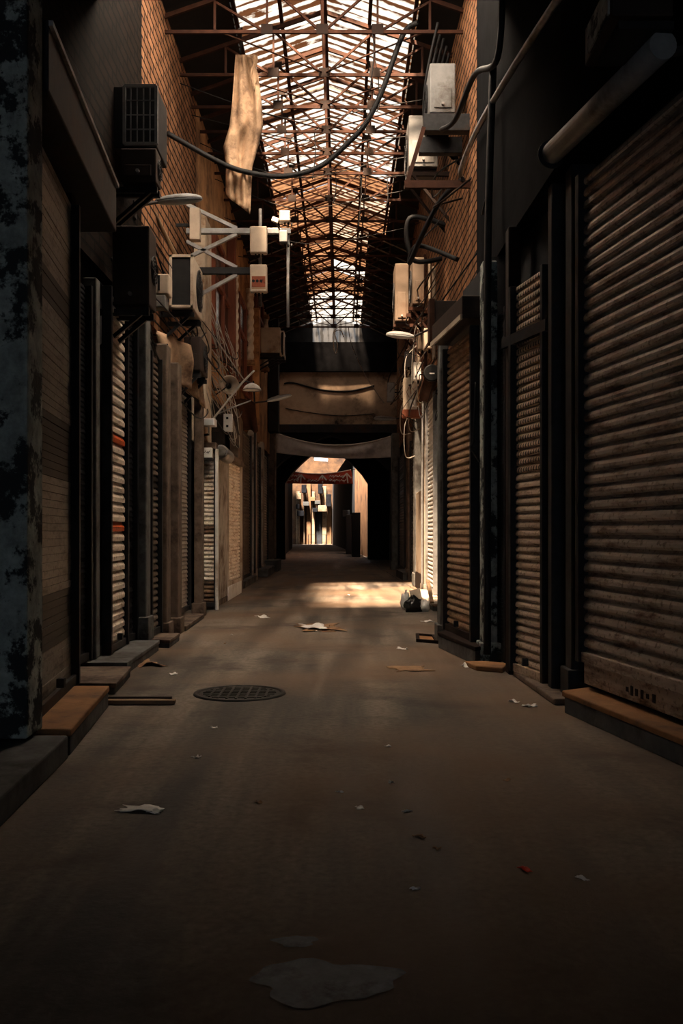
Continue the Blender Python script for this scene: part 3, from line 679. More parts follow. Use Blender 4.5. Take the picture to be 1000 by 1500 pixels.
step('grey doorstep far down on the right before the arch', [(1.55, 24.2), (1.5, 26.5), (1.88, 26.5), (1.88, 24.95), (1.66, 24.2)], 0, .2, 'pillar_grey', slab='stone')

step('low stone kerb under the tall dark louvred shutter beyond the kiosk', [(-2.38, 20.7), (-2.1, 20.7), (-2.12, 23.85), (-2.38, 23.85)], 0, .15, 'stone', slab='stone')
# ------------------------------------------------------------------ AC units, boxes, brackets
def ac_unit(label, lo, hi, m, fan='x+', front=None, grille=False):
    lo, hi = Vector(lo), Vector(hi); c = (lo + hi) / 2
    t = thing('ac_unit', label, 'air conditioner', (c.x, c.y, lo.z))
    obj('casing', MB().box(lo, hi), M[m], t, .015)
    sx = 1 if fan == 'x+' else -1; xf = hi.x if sx > 0 else lo.x
    r = min(hi.y - lo.y, hi.z - lo.z) * .4; cy = c.y + (hi.y - lo.y) * .12
    g = MB()
    for k in range(1, 5):
        rr = r * k / 4; g.tube([(xf + sx * .012, cy + rr * math.cos(a * math.pi / 10), c.z + rr * math.sin(a * math.pi / 10)) for a in range(21)], .004, 5, cap=False)
    for a in range(8): g.bar((xf + sx * .012, cy, c.z), (xf + sx * .012, cy + r * math.cos(a * math.pi / 4), c.z + r * math.sin(a * math.pi / 4)), .006)
    fg_ = obj('fan_grille', g, M['steel_dark'], t)
    obj('fan_plate', MB().lathe((xf + sx * .001, cy, c.z), (sx, 0, 0), [(0, r), (.004, r * .98)], 24), M['black'], fg_)
    if front == 'open':
        w_ = .035; obj('end_panel', MB().box((lo.x + w_, lo.y - .006, lo.z + w_), (hi.x - w_, lo.y + .01, hi.z - w_)), M['black'], t)
        g = MB()
        for a, b in (((lo.x, lo.z), (hi.x, lo.z + w_)), ((lo.x, hi.z - w_), (hi.x, hi.z)), ((lo.x, lo.z), (lo.x + w_, hi.z)), ((hi.x - w_, lo.z), (hi.x, hi.z))):
            g.box((a[0], lo.y - .02, a[1]), (b[0], lo.y, b[1]))
        obj('end_frame', g, M[m], t, .003)
    else:
        obj('service_cover', MB().box((lo.x + .05, lo.y - .012, lo.z + .06), (hi.x - .05, lo.y, c.z)), M[m], t, .006)
        obj('valve', MB().tube([(c.x, lo.y - .05, lo.z + .1), (c.x, lo.y, lo.z + .1)], .018, 8), M['galv'], t)
    for yy in (lo.y + .1, hi.y - .1):
        obj('foot', MB().box((lo.x + .02, yy - .03, lo.z - .03), (hi.x - .02, yy + .03, lo.z)), M['steel_dark'], t)
    return t
def bracket(label, x_wall, x_out, y, z, m='steel_dark', drop=.35, wd=.045, strut=True, span=None):
    t = thing('wall_bracket', label, 'bracket', (x_wall, y, z))
    ys_ = (y,) if span is None else (y, y + span)
    for yy in ys_:
        obj('arm', MB().bar((x_wall, yy, z), (x_out, yy, z), wd, wd * 1.3), M[m], t)
        if strut: obj('strut', MB().bar((x_wall, yy, z - drop), (x_wall + (x_out - x_wall) * .85, yy, z - .01), wd * .8), M[m], t)
    return t
# left side
ac_unit('large dark cooler hanging in the shadow above the orange-striped shutter', (-2.16, 9.0, 3.38), (-1.81, 9.35, 4.13), 'ac_dark')
bracket('dark bracket under the large shadowed cooler', -2.3, -1.82, 9.05, 3.32, span=.22)
ac_unit('open-ended beige cooler box under the first street lamp', (-2.16, 12.0, 4.05), (-1.86, 12.8, 4.72), 'ac_beige', front='open')
bracket('dark bracket under the open-ended beige cooler', -2.3, -1.86, 12.1, 3.99, span=.55)
ac_unit('dark box unit in the shade just below the open-ended beige cooler', (-2.16, 13.1, 3.45), (-1.93, 13.8, 3.92), 'ac_dark')
bracket('dark bracket below the lower shaded box unit', -2.3, -1.93, 13.15, 3.39, span=.55)
t = thing('window_cage', 'white barred cage projecting high on the left brick wall', 'window cage', (-2.05, 9.6, 5.14))
x0, x1, z0, z1, y = -2.18, -1.86, 5.14, 5.72, 9.6
g = MB()
for xx in (x0, x1): g.bar((xx, y, z0), (xx, y, z1), .03)
for q in (z0, z1): g.bar((x0, y, q), (x1, y, q), .03)
obj('frame', g, M['ac_grey'], t)
g = MB()
for k in range(1, 5): g.bar((x0 + (x1 - x0) * k / 5, y, z0), (x0 + (x1 - x0) * k / 5, y, z1), .012)
for k in range(1, 4): g.bar((x0, y, z0 + (z1 - z0) * k / 4), (x1, y, z0 + (z1 - z0) * k / 4), .012)
obj('bars', g, M['ac_grey'], t)
obj('back_box', MB().box((-2.3, y + .05, z0 - .02), (x1, y + .6, z1 + .02)), M['black'], t, .01)
ac_unit('dark unit on a shelf just under the barred cage', (-2.2, 9.5, 4.72), (-1.84, 9.75, 5.06), 'ac_dark')
bracket('dark bracket below the unit under the barred cage', -2.3, -1.84, 9.56, 4.66, span=.13)
t = thing('meter_box', 'small pale meter box left of the open-ended beige cooler', 'meter box', (-2.2, 11.4, 4.05))
obj('case', MB().box((-2.3, 11.4, 4.08), (-2.06, 11.65, 4.32)), M['ac_beige'], t, .015)
obj('slot', MB().box((-2.19, 11.392, 4.12), (-2.165, 11.402, 4.30)), M['black'], t)
obj('lower_case', MB().box((-2.3, 11.4, 3.92), (-2.1, 11.62, 4.07)), M['ac_grey'], t, .012)
t = thing('utility_box', 'flat beige box beside the tip of the first street lamp', 'utility box', (-2.05, 13.2, 5.2))
obj('case', MB().box((-2.10, 13.2, 5.28), (-1.96, 13.35, 5.72)), M['ac_beige'], t, .01)
obj('mount', MB().bar((-2.3, 13.28, 5.5), (-2.1, 13.28, 5.5), .04), M['steel_dark'], t)
# antenna gantry with boxes over the alley
t = thing('antenna_gantry', 'grey steel gantry reaching out from the left wall with two arms', 'gantry', (-2.3, 14.2, 4.6))
obj('upper_arm', MB().box((-2.32, 14.15, 5.66), (-.75, 14.23, 5.74)), M['galv'], t, .006)
obj('lower_arm', MB().box((-2.32, 14.15, 5.06), (-1.3, 14.23, 5.16)), M['steel_dark'], t, .006)
for za, zb in ((6.1, 5.74), (5.3, 5.66), (5.55, 5.16), (4.65, 5.06)): obj('strut', MB().bar((-2.3, 14.19, za), (-1.55, 14.19, zb), .06, .05), M['galv'], t)
obj('mast', MB().tube([(-1.21, 14.24, 4.6), (-1.21, 14.24, 6.05)], .025, 10), M['galv'], t)
obj('mast', MB().tube([(-.80, 14.28, 4.3), (-.80, 14.28, 5.7)], .025, 10), M['galv'], t)
def abox(label, px0, py0, px1, py1, d, m='ac_beige', sticker=False):
    a, b = at(px0, py1, d), at(px1, py0, d); c = (a + b) / 2
    t = thing('antenna_box', label, 'antenna box', (c.x, d, a.z))
    obj('shell', MB().box((a.x, d - .04, a.z), (b.x, d + .11, b.z)), M[m], t, .018)
    obj('rear_clamp', MB().box((c.x - .05, d + .1, a.z + .08), (c.x + .05, d + .2, b.z - .08)), M['steel_dark'], t)
    g = MB()
    for k in range(3): g.tube([(a.x + .08 + .05 * k, d + .04, a.z), (a.x + .08 + .05 * k, d + .04, a.z - .05)], .012, 8)
    obj('connectors', g, M['steel_dark'], t)
    if sticker:
        h = b.z - a.z; w_ = b.x - a.x
        obj('sticker', MB().box((a.x + .03, d - .046, a.z + h * .16), (b.x - .02, d - .039, a.z + h * .56)), M['sticker'], t)
        g = MB()
        for k in range(3): g.lathe((a.x + .055 + k * .055, d - .047, a.z + h * .38), (0, -1, 0), [(0, .022), (.003, .022)], 14)
        k = len(g.v); g.tube([(b.x - .075, d - .048, a.z + h * .3), (b.x - .055, d - .048, a.z + h * .47), (b.x - .035, d - .048, a.z + h * .3)], .005, 6)
        obj('symbols', g, M['black'], t)
        obj('label_strip', MB().box((a.x + .03, d - .044, a.z + h * .10), (b.x - .02, d - .039, a.z + h * .14)), M['cardboard'], t)
    return t
abox('plain beige antenna box on the mast over the left of the alley', 366, 332, 391, 371, 14.0)
abox('beige antenna box with a red-brown sticker, below the plain one', 366, 388, 391, 428, 14.0, sticker=True)
abox('small beige antenna box at the tip of the gantry arm', 409, 309, 425, 325, 14.1)
abox('narrow grey antenna box hanging under the tip of the gantry arm', 409, 338, 421, 356, 14.1, 'ac_grey')
t = thing('floodlight', 'little square floodlight with bright face on the gantry tip', 'floodlight', tuple(at(403, 325, 14.0)))
c = at(403, 322, 13.9); rt = Matrix.Rotation(math.radians(20), 3, 'Y')
obj('housing', MB().box(c - Vector((.05, .02, .035)), c + Vector((.05, .03, .035)), rt), M['white_paint'], t, .006)
obj('bracket', MB().bar(c + Vector((0, .03, -.03)), at(409, 335, 14.15), .02), M['steel_dark'], t)
ac_unit('small white unit on the dark pier left of the far fascia', (-2.35, 26.5, 6.2), (-1.7, 27.2, 6.9), 'ac_beige')
ac_unit('tiny pale unit lower beside the far fascia', (-2.0, 28.4, 6.45), (-1.70, 29.1, 7.2), 'white_paint', front='open')
bracket('dark bracket under the tiny pale unit by the fascia', -2.35, -1.7, 28.5, 6.40, span=.5)
bracket('dark bracket under the small white unit by the fascia', -2.35, -1.72, 26.6, 6.15, span=.5)
t = thing('utility_box', 'brown flat box between two twisted columns', 'utility box', tuple(onx(376, 540, -2.2)))
c = onx(376, 523, -2.22); obj('case', MB().box(c + Vector((-.1, -.15, -.26)), c + Vector((.06, .15, .26))), M['cardboard'], t, .01)
t = thing('junction_box', 'white junction box with two dark sockets above the kiosk side', 'junction box', tuple(at(333, 632, 17)))
a, b = at(327, 632, 17), at(340, 606, 17)
obj('case', MB().box((a.x, 17, a.z), (b.x, 17.1, b.z)), M['white_paint'], t, .008)
for q in (.3, .75): obj('socket', MB().box((a.x + .05, 16.99, a.z + (b.z - a.z) * q - .02), (a.x + .09, 17.0, a.z + (b.z - a.z) * q + .02)), M['black'], t)
obj('back_plate', MB().box((a.x - .25, 17.1, a.z), (b.x, 17.13, b.z)), M['ac_dark'], t)
t = thing('floodlight', 'wide white lamp head over the kiosk sign', 'floodlight', tuple(at(303, 620, 14.9)))
a, b = at(291, 624, 14.8), at(315, 613, 14.8)
obj('housing', MB().box((a.x, 14.75, a.z), (b.x, 15.0, b.z)), M['white_paint'], t, .012)
obj('stem', MB().bar(((a.x + b.x) / 2 + .02, 14.88, a.z), ((a.x + b.x) / 2 + .02, 14.88, a.z - .12), .03), M['white_paint'], t)
obj('support_arm', MB().bar(((a.x + b.x) / 2 + .02, 14.88, a.z - .12), (-2.45, 15.05, a.z - .18), .03), M['steel_dark'], t)
obj('lens', MB().box((a.x + .02, 14.74, a.z + .01), (b.x - .02, 14.752, b.z - .02)), M['lens'], t)
# horn loudspeaker
c = at(336, 564, 17.0)
t = thing('horn_loudspeaker', 'round beige horn loudspeaker above the kiosk', 'loudspeaker', tuple(c))
ax = Vector((.25, -1, -.05))
ax.normalize()
obj('bell', MB().lathe(c + ax * -.26, ax, [(0, .04), (.06, .055), (.14, .09), (.2, .13), (.25, .165), (.262, .175), (.255, .155), (.2, .11), (.12, .06), (.06, .03)], 28, cap=False), M['ac_beige'], t)
obj('driver', MB().lathe(c + ax * -.42, ax, [(0, .05), (.02, .07), (.14, .07), (.17, .05)], 18), M['ac_grey'], t)
obj('phase_plug', MB().lathe(c + ax * -.17, ax, [(0, .055), (.06, .05), (.11, .02), (.115, .004)], 16), M['steel_dark'], t)
obj('bracket', MB().bar(c + ax * -.3, (-2.35, c.y + .35, c.z - .05), .03), M['steel_dark'], t)

# right side
ac_unit('grey unit topmost of the pair high on the right wall', (1.10, 11.9, 6.46), (1.42, 12.7, 7.08), 'ac_grey', 'x-')
ac_unit('grey unit lower and farther of the pair high on the right wall', (.98, 13.9, 6.55), (1.40, 14.7, 7.30), 'ac_grey', 'x-')
t = thing('wall_bracket', 'heavy dark beam carrying the topmost unit on the right wall', 'bracket', (1.6, 11.9, 6.3))
obj('arm', MB().box((1.02, 11.85, 6.22), (1.62, 12.0, 6.43)), M['steel_dark'], t, .006)
obj('arm', MB().box((1.02, 12.55, 6.22), (1.62, 12.68, 6.43)), M['steel_dark'], t, .006)
obj('strut', MB().bar((1.02, 11.83, 6.25), (.80, 11.83, 5.52), .05, .03), M['rust'], t)
obj('tie_bar', MB().bar((.78, 11.83, 5.54), (1.6, 11.83, 5.54), .05, .09), M['rust'], t)
bracket('rusty bracket carrying the lower unit on the right wall', 1.6, .95, 14.0, 6.48, 'rust_dark', .7, span=.55)
ac_unit('tall lit cooler nearest in the row beside the right street lamp', (1.22, 16.4, 5.15), (1.42, 17.1, 5.95), 'ac_tan', 'x-')
ac_unit('tall lit cooler farther in the row beside the right street lamp', (1.02, 18.2, 5.25), (1.28, 18.9, 6.35), 'ac_tan', 'x-')
bracket('rusty shelf bracket under the nearest tall cooler', 1.6, 1.15, 16.5, 5.09, 'rust', .5, span=.5)
bracket('rusty shelf bracket under the farther tall cooler', 1.62, 1.0, 18.3, 5.19, 'rust', .55, span=.5)
t = thing('ac_unit', 'dark teal-sided unit in the top right corner over the huge shutter', 'air conditioner', (1.6, 5.0, 3.9))
obj('casing', MB().box((1.40, 4.95, 3.92), (1.72, 5.5, 4.14)), M['ac_dark'], t, .01)
obj('side_vent', MB().box((1.39, 4.99, 3.95), (1.40, 5.4, 4.11)), M['teal_peel'], t)
obj('foot', MB().box((1.45, 5.0, 3.88), (1.74, 5.4, 3.92)), M['steel_dark'], t)
t = thing('shutter_drum', 'long grey roller drum above the huge shutter', 'roller', (1.6, 6, 3.85))
obj('drum', MB().tube([(1.50, 6.8, 3.94), (1.70, 5.05, 3.82)], .075, 20), M['galv'], t)
obj('end_flange', MB().lathe((1.50, 6.81, 3.94), (-.11, 1, .07), [(0, .10), (.02, .10)], 20), M['steel_dark'], t)
obj('hanger', MB().bar((1.52, 6.75, 3.95), (1.9, 6.75, 4.0), .04), M['steel_dark'], t)
obj('hanger', MB().bar((1.68, 5.2, 3.84), (2.1, 5.2, 3.9), .04), M['steel_dark'], t)
t = thing('electric_cabinet', 'beige electric cabinet with loose wires above the white shutter', 'electric cabinet', tuple(at(602, 606, 19.5)))
a, b = at(591, 600, 19.5), at(611, 553, 19.5)
obj('case', MB().box((a.x, 19.5, a.z), (b.x, 19.75, b.z)), M['ac_beige'], t, .012)
obj('door', MB().box((a.x + .03, 19.485, a.z + .3), (b.x - .03, 19.5, b.z - .03)), M['ac_beige'], t, .006)
obj('latch', MB().box((a.x + .1, 19.475, a.z + .48), (a.x + .17, 19.486, a.z + .51)), M['black'], t)
obj('meter', MB().box((a.x + .12, 19.47, a.z + .06), (a.x + .24, 19.5, a.z + .2)), M['white_paint'], t, .005)
obj('base_tray', MB().box((a.x - .02, 19.45, a.z - .15), (1.85, 19.8, a.z)), M['red_wood'], t, .01)
for k in range(3): obj('wire', MB().tube([(a.x + .14, 19.47, a.z + .5), (a.x + .05 + .09 * k, 19.44, a.z + .35), (a.x + .14 + .03 * k, 19.47, a.z + .2)], .006, 6), M['red_wood'], t)
t = thing('electric_cabinet', 'dark grey cabinet left of the beige one', 'electric cabinet', tuple(at(572, 590, 24)))
a, b = at(567, 588, 24), at(578, 560, 24)
obj('case', MB().box((a.x, 24, a.z), (b.x, 24.2, b.z)), M['ac_grey'], t, .015)
obj('support_rail', MB().bar((b.x, 24.1, (a.z + b.z) / 2), (1.95, 24.1, (a.z + b.z) / 2), .04), M['steel_dark'], t)
t = thing('roller_drum', 'round black drum end sticking out above the white shutter', 'roller', tuple(at(632, 548, 15.5)))
c = at(632, 547, 15.5)
obj('end_cap', MB().lathe(c, (0, -1, 0), [(0, .14), (.05, .14), (.06, .12)], 22), M['black'], t)
obj('drum', MB().lathe(c, (.05, 1, 0), [(0, .12), (2.6, .12)], 20), M['rust'], t)
obj('maker_plate', MB().box(c + Vector((-.04, -.07, -.02)), c + Vector((.04, -.06, .0))), M['white_paint'], t)
obj('hanger', MB().bar(c + Vector((0, .3, 0)), (1.95, c.y + .3, c.z + .1), .05), M['steel_dark'], t)
# sign box and awning box over the brown shutter
t = thing('sign_box', 'dark brown box sign jutting out above the brown shutter', 'sign', (1.15, 10.8, 3.4))
obj('panel', MB().box((1.06, 10.9, 3.42), (1.5, 11.08, 3.88)), M['ac_dark'], t, .008)
obj('edge_strip', MB().box((1.0, 10.88, 3.40), (1.06, 11.1, 3.9)), M['rust'], t, .004)
t = thing('shutter_housing', 'long slanting box with pale edge over the brown shutter', 'shutter housing', (1.2, 9.9, 3.3))
obj('box', MB().prism([(1.0, 10.55), (1.16, 9.2), (1.42, 9.2), (1.3, 10.6)], 3.3, 3.52), M['ac_dark'], t, .01)
obj('edge_strip', MB().bar((.99, 10.58, 3.31), (1.15, 9.18, 3.31), .02, .05), M['ac_beige'], t)
t = thing('shutter_housing', 'broad dark box with pale edge over the banded shutter', 'shutter housing', (-1.9, 6.6, 3.7))
obj('box', MB().prism([(-2.2, 5.35), (-1.64, 5.35), (-1.86, 7.9), (-2.28, 7.9)], 3.72, 4.12), M['steel_dark'], t, .01)
obj('edge_strip', MB().bar((-1.63, 5.36, 4.1), (-1.85, 7.9, 4.1), .025, .03), M['galv'], t)
t = thing('shutter_housing', 'dark crossbar box across the tan shutter', 'shutter housing', (1.55, 7.9, 2.9))
obj('bar', MB().bar((1.61, 7.45, 2.86), (1.43, 8.42, 2.90), .05, .09), M['steel_dark'], t)
obj('brace', MB().bar((1.60, 7.5, 2.9), (1.64, 7.45, 3.05), .03), M['steel_dark'], t)

# ------------------------------------------------------------------ street lamps
def street_lamp(label, tip, root, L_=.5, wall_pt=None, r=.075):
    tip, root = Vector(tip), Vector(root); ax = (tip - root).normalized()
    t = thing('street_lamp', label, 'street lamp', tuple(root))
    up = Vector((0, 0, 1)); sd = ax.cross(up).normalized(); up = sd.cross(ax)
    prof = [(0, .35), (.08, .55), (.2, .8), (.45, 1), (.7, .95), (.88, .7), (.97, .4), (1, .1)]
    def shell(zlo, zhi):
        g = MB(); P = []
        for u, q in prof:
            row = []
            for k in range(13):
                a = math.pi * k / 12
                row.append(root + ax * (L_ * u) + sd * (math.cos(a) * r * q) + up * (math.sin(a) * r * q * (zhi if zhi else zlo)))
            P.append(row)
        g.grid(P); return g
    obj('hood', shell(0, .95), M['ac_grey'], t, 0, .006)
    obj('lens', shell(-.6, 0), M['lens'], t, 0, .004)
    wp = Vector(wall_pt)
    obj('arm', MB().tube([wp, wp.lerp(root, .5) + Vector((0, 0, .02)), root + ax * .03], .02, 8), M['steel_dark'], t)
    obj('wall_plate', MB().box(wp - Vector((.02, .06, .09)), wp + Vector((.02, .06, .09))), M['steel_dark'], t)
    return t
street_lamp('grey street lamp head nearest on the left, over the shadowed cooler', at(297, 291, 11), at(228, 296, 11), .54, (-2.3, 10.6, zz(312, 10.7)))
street_lamp('pale street lamp head left of the concrete lintel', at(428, 579, 22), at(390, 588, 21.8), .62, (-2.36, 21.0, zz(598, 21.2)))
street_lamp('street lamp head on the right above the electric cabinets', at(566, 490, 16), at(607, 494, 16), .48, (1.6, 15.8, zz(478, 15.8)))
street_lamp('far street lamp head on the right just over the grey banner', at(546, 613, 28), at(580, 614, 28), .66, (1.85, 28.2, zz(612, 28.2)), r=.09)
t = thing('dome_lamp', 'white dome lamp hanging off the pole right of the loudspeaker', 'lamp', tuple(at(369, 568, 18)))
c = at(369, 571, 18)
obj('shade', MB().lathe(c, (0, 0, 1), [(0, .17), (.02, .165), (.07, .13), (.11, .07), (.125, .03)], 22, cap=False), M['white_paint'], t, 0, .004)
obj('rim', MB().lathe(c + Vector((0, 0, -.015)), (0, 0, 1), [(0, .175), (.018, .175)], 22, cap=False), M['galv'], t)
obj('arm', MB().tube([c + Vector((0, 0, .12)), c + Vector((-.1, 0, .16)), (-2.33, 18.2, c.z + .1)], .015, 8), M['steel_dark'], t)
t = thing('slanted_pipe', 'pale pipe slanting up across the front of the loudspeaker', 'pipe', tuple(at(312, 614, 15.5)))
obj('pipe', MB().tube([at(311, 615, 15.3), at(355, 560, 15.6), at(372, 543, 15.7)], .018, 8), M['cable_pale'], t)
obj('cross_pipe', MB().tube([at(322, 605, 15.5), at(345, 595, 15.6), at(367, 587, 15.6)], .011, 8), M['galv'], t)
obj('hanger_wire', MB().tube([at(357, 556, 15.6), (-2.3, 15.9, zz(470, 15.9))], .010, 6), M['cable_pale'], t)
obj('support_arm', MB().tube([at(311, 615, 15.3), (-2.34, 15.35, zz(612, 15.3))], .014, 6), M['steel_dark'], t)

# ------------------------------------------------------------------ upper left facade: windows, twisted columns
def window(n, px0, px1, py0, py1, X=-2.28, mull=1):
    a, b = X * F / (px0 - CX), X * F / (px1 - CX)
    za, zb = zz(py1, a), zz(py0, a)
    fr = MB()
    for yy in [a + (b - a) * k / (mull + 1) for k in range(mull + 2)]: fr.box((X - .02, yy - .06, za), (X + .06, yy + .06, zb))
    for q in (za, zb, za + (zb - za) * .62): fr.box((X - .02, a, q - .05), (X + .05, b, q + .05))
    o = struct(f'window_{n}', fr, M['red_wood'], .006)
    p = obj('pane', MB().box((X - .01, a, za), (X, b, zb)), M['glass_dark'], o)
    return o
window(1, 311, 336, 340, 505); window(2, 348, 366, 430, 560, mull=1); window(3, 373, 383, 420, 500, mull=1)
def twisted(label, px, py0, py1, r, X=-2.2):
    d = X * F / (px - CX); z0, z1 = zz(py1, d), min(zz(py0, d), 8.2)
    g = MB(); n, rows = 18, max(30, int((z1 - z0) / .02)); P = []
    for i in range(rows + 1):
        z = z0 + (z1 - z0) * i / rows; row = []
        for k in range(n + 1):
            a = 2 * math.pi * k / n; rr = r * (1 + .13 * math.cos(3 * a - z * 30)); row.append((X + rr * math.cos(a), d + rr * math.sin(a), z))
        P.append(row)
    t = thing('twisted_column', label, 'column', (X, d, z0))
    g.grid(P); obj('shaft', g, M['plaster_pale'], t)
    obj('capital', MB().box((X - .12, d - r * 1.4, z1 - .05), (X + r * 1.3, d + r * 1.4, z1 + .06)), M['plaster'], t, .01)
    obj('base', MB().box((X - .12, d - r * 1.4, z0 - .08), (X + r * 1.3, d + r * 1.4, z0 + .03)), M['plaster'], t, .01)
twisted('rope-twisted plaster column nearest, beside the red window', 343, 395, 540, .085)
twisted('rope-twisted plaster column second along the left facade', 366, 420, 530, .09)
twisted('rope-twisted plaster column farthest, by the dark pier', 388, 465, 540, .09)
tag(obj('plaster_pier', MB().box((-2.34, 14.9, 2.66), (-2.12, 15.6, 6.2)), M['plaster_pale'], None, .02), 'cream plaster pier rising above the kiosk', 'pillar')
tag(obj('timber_post', MB().box((-2.3, 19.2, 3.8), (-2.14, 19.45, 7.4)), M['red_wood'], None, .01), 'red-brown timber post beside the red window', 'post')
tag(obj('timber_post', MB().box((-2.3, 24.6, 4.0), (-2.12, 24.9, 7.0)), M['plaster'], None, .01), 'ochre post between the second and farthest twisted columns', 'post')
tag(obj('timber_post', MB().box((-2.32, 30.2, 4.4), (-2.0, 30.9, 8.0)), M['dark_wall'], None, .01), 'dark pier at the end of the left facade by the fascia', 'post')
# torn awning sheets under the brick wall, left
def sheet(name, label, cat, corners, m, nu=10, nv=10, wave=.03, seed=1, solid=.006, parts=None, sag=0):
    q = random.Random(seed); A, B, Cc, D = [Vector(c) for c in corners]       # TL TR BR BL
    ph = [q.uniform(0, 6) for _ in range(4)]; n = (B - A).cross(D - A).normalized(); P = []
    for j in range(nv + 1):
        v = j / nv; row = []
        for i in range(nu + 1):
            u = i / nu; p = A.lerp(B, u).lerp(D.lerp(Cc, u), v)
            p = p + n * (wave * (math.sin(u * 9 + ph[0] + v * 2) + .6 * math.sin(u * 17 + ph[1] - v * 3) + .5 * math.sin(v * 7 + ph[2])))
            p.z -= sag * 4 * u * (1 - u) * (1 - .35 * v)
            row.append(p)
        P.append(row)
    o = obj(name, MB().grid(P), m, None, 0, solid); tag(o, label, cat); return o
sheet('awning_sheet', 'torn brown awning sheet below the dark box units, left piece', 'awning', [(-2.28, 11.9, 3.75), (-1.98, 12.6, 3.70), (-2.02, 12.8, 3.15), (-2.25, 12.1, 3.2)], M['cloth'], seed=3)
sheet('awning_sheet', 'torn brown awning sheet below the dark box units, right piece', 'awning', [(-2.25, 12.9, 3.72), (-1.97, 13.9, 3.75), (-2.0, 14.1, 3.05), (-2.22, 13.1, 3.25)], M['cloth'], seed=5)
sheet('awning_sheet', 'rusty curled awning sheet right of the loudspeaker', 'awning', [(-2.3, 19.0, 3.95), (-1.75, 19.4, 3.85), (-1.85, 21.2, 3.45), (-2.3, 21.4, 3.5)], M['rust'], seed=8)
# bunch of round lamps
t = thing('lamp_cluster', 'cluster of small round hanging lamps under the meter box', 'lamp', tuple(at(238, 515, 11.3)))
for k, (px, py, r) in enumerate(((231, 520, .035), (239, 524, .05), (243, 533, .045), (234, 537, .05), (240, 543, .035), (229, 530, .03))):
    o = obj('bulb', MB().ball(at(px, py, 11.3 + .05 * (k % 3)), r, n=14), [M['ac_grey'], M['rust'], M['cardboard']][k % 3], t)
    obj('wire', MB().tube([at(px, py, 11.3 + .05 * (k % 3)), at(px + 1, 505, 11.35)], .004, 5), M['black'], t)
obj('hook', MB().bar(at(228, 505, 11.35), at(246, 505, 11.35), .02), M['steel_dark'], t)
obj('hook_arm', MB().bar(at(236, 505, 11.35), (-2.32, 11.4, zz(500, 11.35)), .02), M['steel_dark'], t)

# ------------------------------------------------------------------ hanging cloth and banners
P = []; q = random.Random(4)
rows = [(80, 345, 368), (110, 343, 378), (150, 340, 383), (185, 336, 385), (215, 327, 378), (245, 331, 369), (280, 330, 368), (312, 335, 366)]
def lerp_rows(py):
    for i in range(len(rows) - 1):
        a, b = rows[i], rows[i + 1]
        if a[0] <= py <= b[0]:
            u = (py - a[0]) / (b[0] - a[0]); return a[1] + (b[1] - a[1]) * u, a[2] + (b[2] - a[2]) * u
    return rows[-1][1:]
for j in range(41):
    row = []
    for i in range(17):
        u = i / 16; pymax = 288 + 26 * u; py = 80 + (pymax - 80) * j / 40
        l, r_ = lerp_rows(min(py, 312))
        px = l + (r_ - l) * u
        dd = 12.9 + .09 * noise.noise((u * 2.2, j * .11, 3.1)) + .05 * noise.noise((u * 5, j * .3, 7.7)) + .045 * math.sin(u * 11 + j * .09) + .03 * math.sin(u * 23 - j * .15) + .03 * math.sin(j * .5 + u * 4) * (j / 40)
        row.append(at(px, py, dd))
    P.append(row)
t = thing('hanging_cloth', 'long torn dusty cloth hanging from the roof trusses', 'cloth', tuple(at(352, 312, 12.9)))
obj('sheet', MB().grid(P), M['cloth'], t, 0, .006)
P2 = [[at(368 + 8 * i / 5 + 1.5 * math.sin(j), 80 + (45 + 8 * math.sin(i)) * j / 8, 12.85 + .03 * math.sin(i * 2 + j)) for i in range(6)] for j in range(9)]
obj('torn_strip', MB().grid(P2), M['cloth'], t, 0, .006)
obj('tie', MB().tube([at(352, 80, 12.9), at(354, 40, 12.9), (at(354, 40, 12.9).x, 12.47, 7.8)], .01, 6), M['black'], t)

def banner(name, label, top, bot, d, m, hem, n=40, rows=14):
    P = []
    def ev(pts, u):
        x = pts[0][0] + (pts[-1][0] - pts[0][0]) * u
        for i in range(len(pts) - 1):
            if pts[i][0] <= x <= pts[i + 1][0] + 1e-6:
                s = (x - pts[i][0]) / (pts[i + 1][0] - pts[i][0]); return x, pts[i][1] + (pts[i + 1][1] - pts[i][1]) * s
        return pts[-1]
    for j in range(rows + 1):
        v = j / rows; row = []
        for i in range(n + 1):
            u = i / n; xa, ya = ev(top, u); xb, yb = ev(bot, u)
            fold = .05 * math.sin(v * 7 + 5 * abs(u - .5)) * (1 - abs(2 * u - 1)) + .03 * math.sin(u * 21 + v * 2)
            row.append(at(xa + (xb - xa) * v, ya + (yb - ya) * v, d + fold))
        P.append(row)
    c = P[-1][n // 2]; t = thing(name, label, 'banner', (c.x, d, c.z))
    obj('cloth', MB().grid(P), m, t, 0, .008)
    obj('hem', MB().tube([p + Vector((0, -.01, 0)) for p in P[0]], .018, 6), hem, t)
    return t, P
def curve(a, m_, b, n=12):
    return [(a[0] + (b[0] - a[0]) * i / n, (1 - i / n) ** 2 * a[1] + 2 * (i / n) * (1 - i / n) * (2 * m_ - (a[1] + b[1]) / 2) + (i / n) ** 2 * b[1]) for i in range(n + 1)]
tb, Pb = banner('grey_banner', 'plain grey cloth banner sagging across the front of the arch', curve((404, 634), 652, (575, 638)), curve((403, 663), 671, (574, 670)), 32.4, M['banner_grey'], M['banner_white'])
for (px, py), sx in (((404, 634), -2.3), ((575, 638), 1.85)):
    obj('tie_rope', MB().tube([at(px, py, 32.4), (sx - .0, 32.6, zz(py - 3, 32.6))], .012, 6), M['black'], tb)
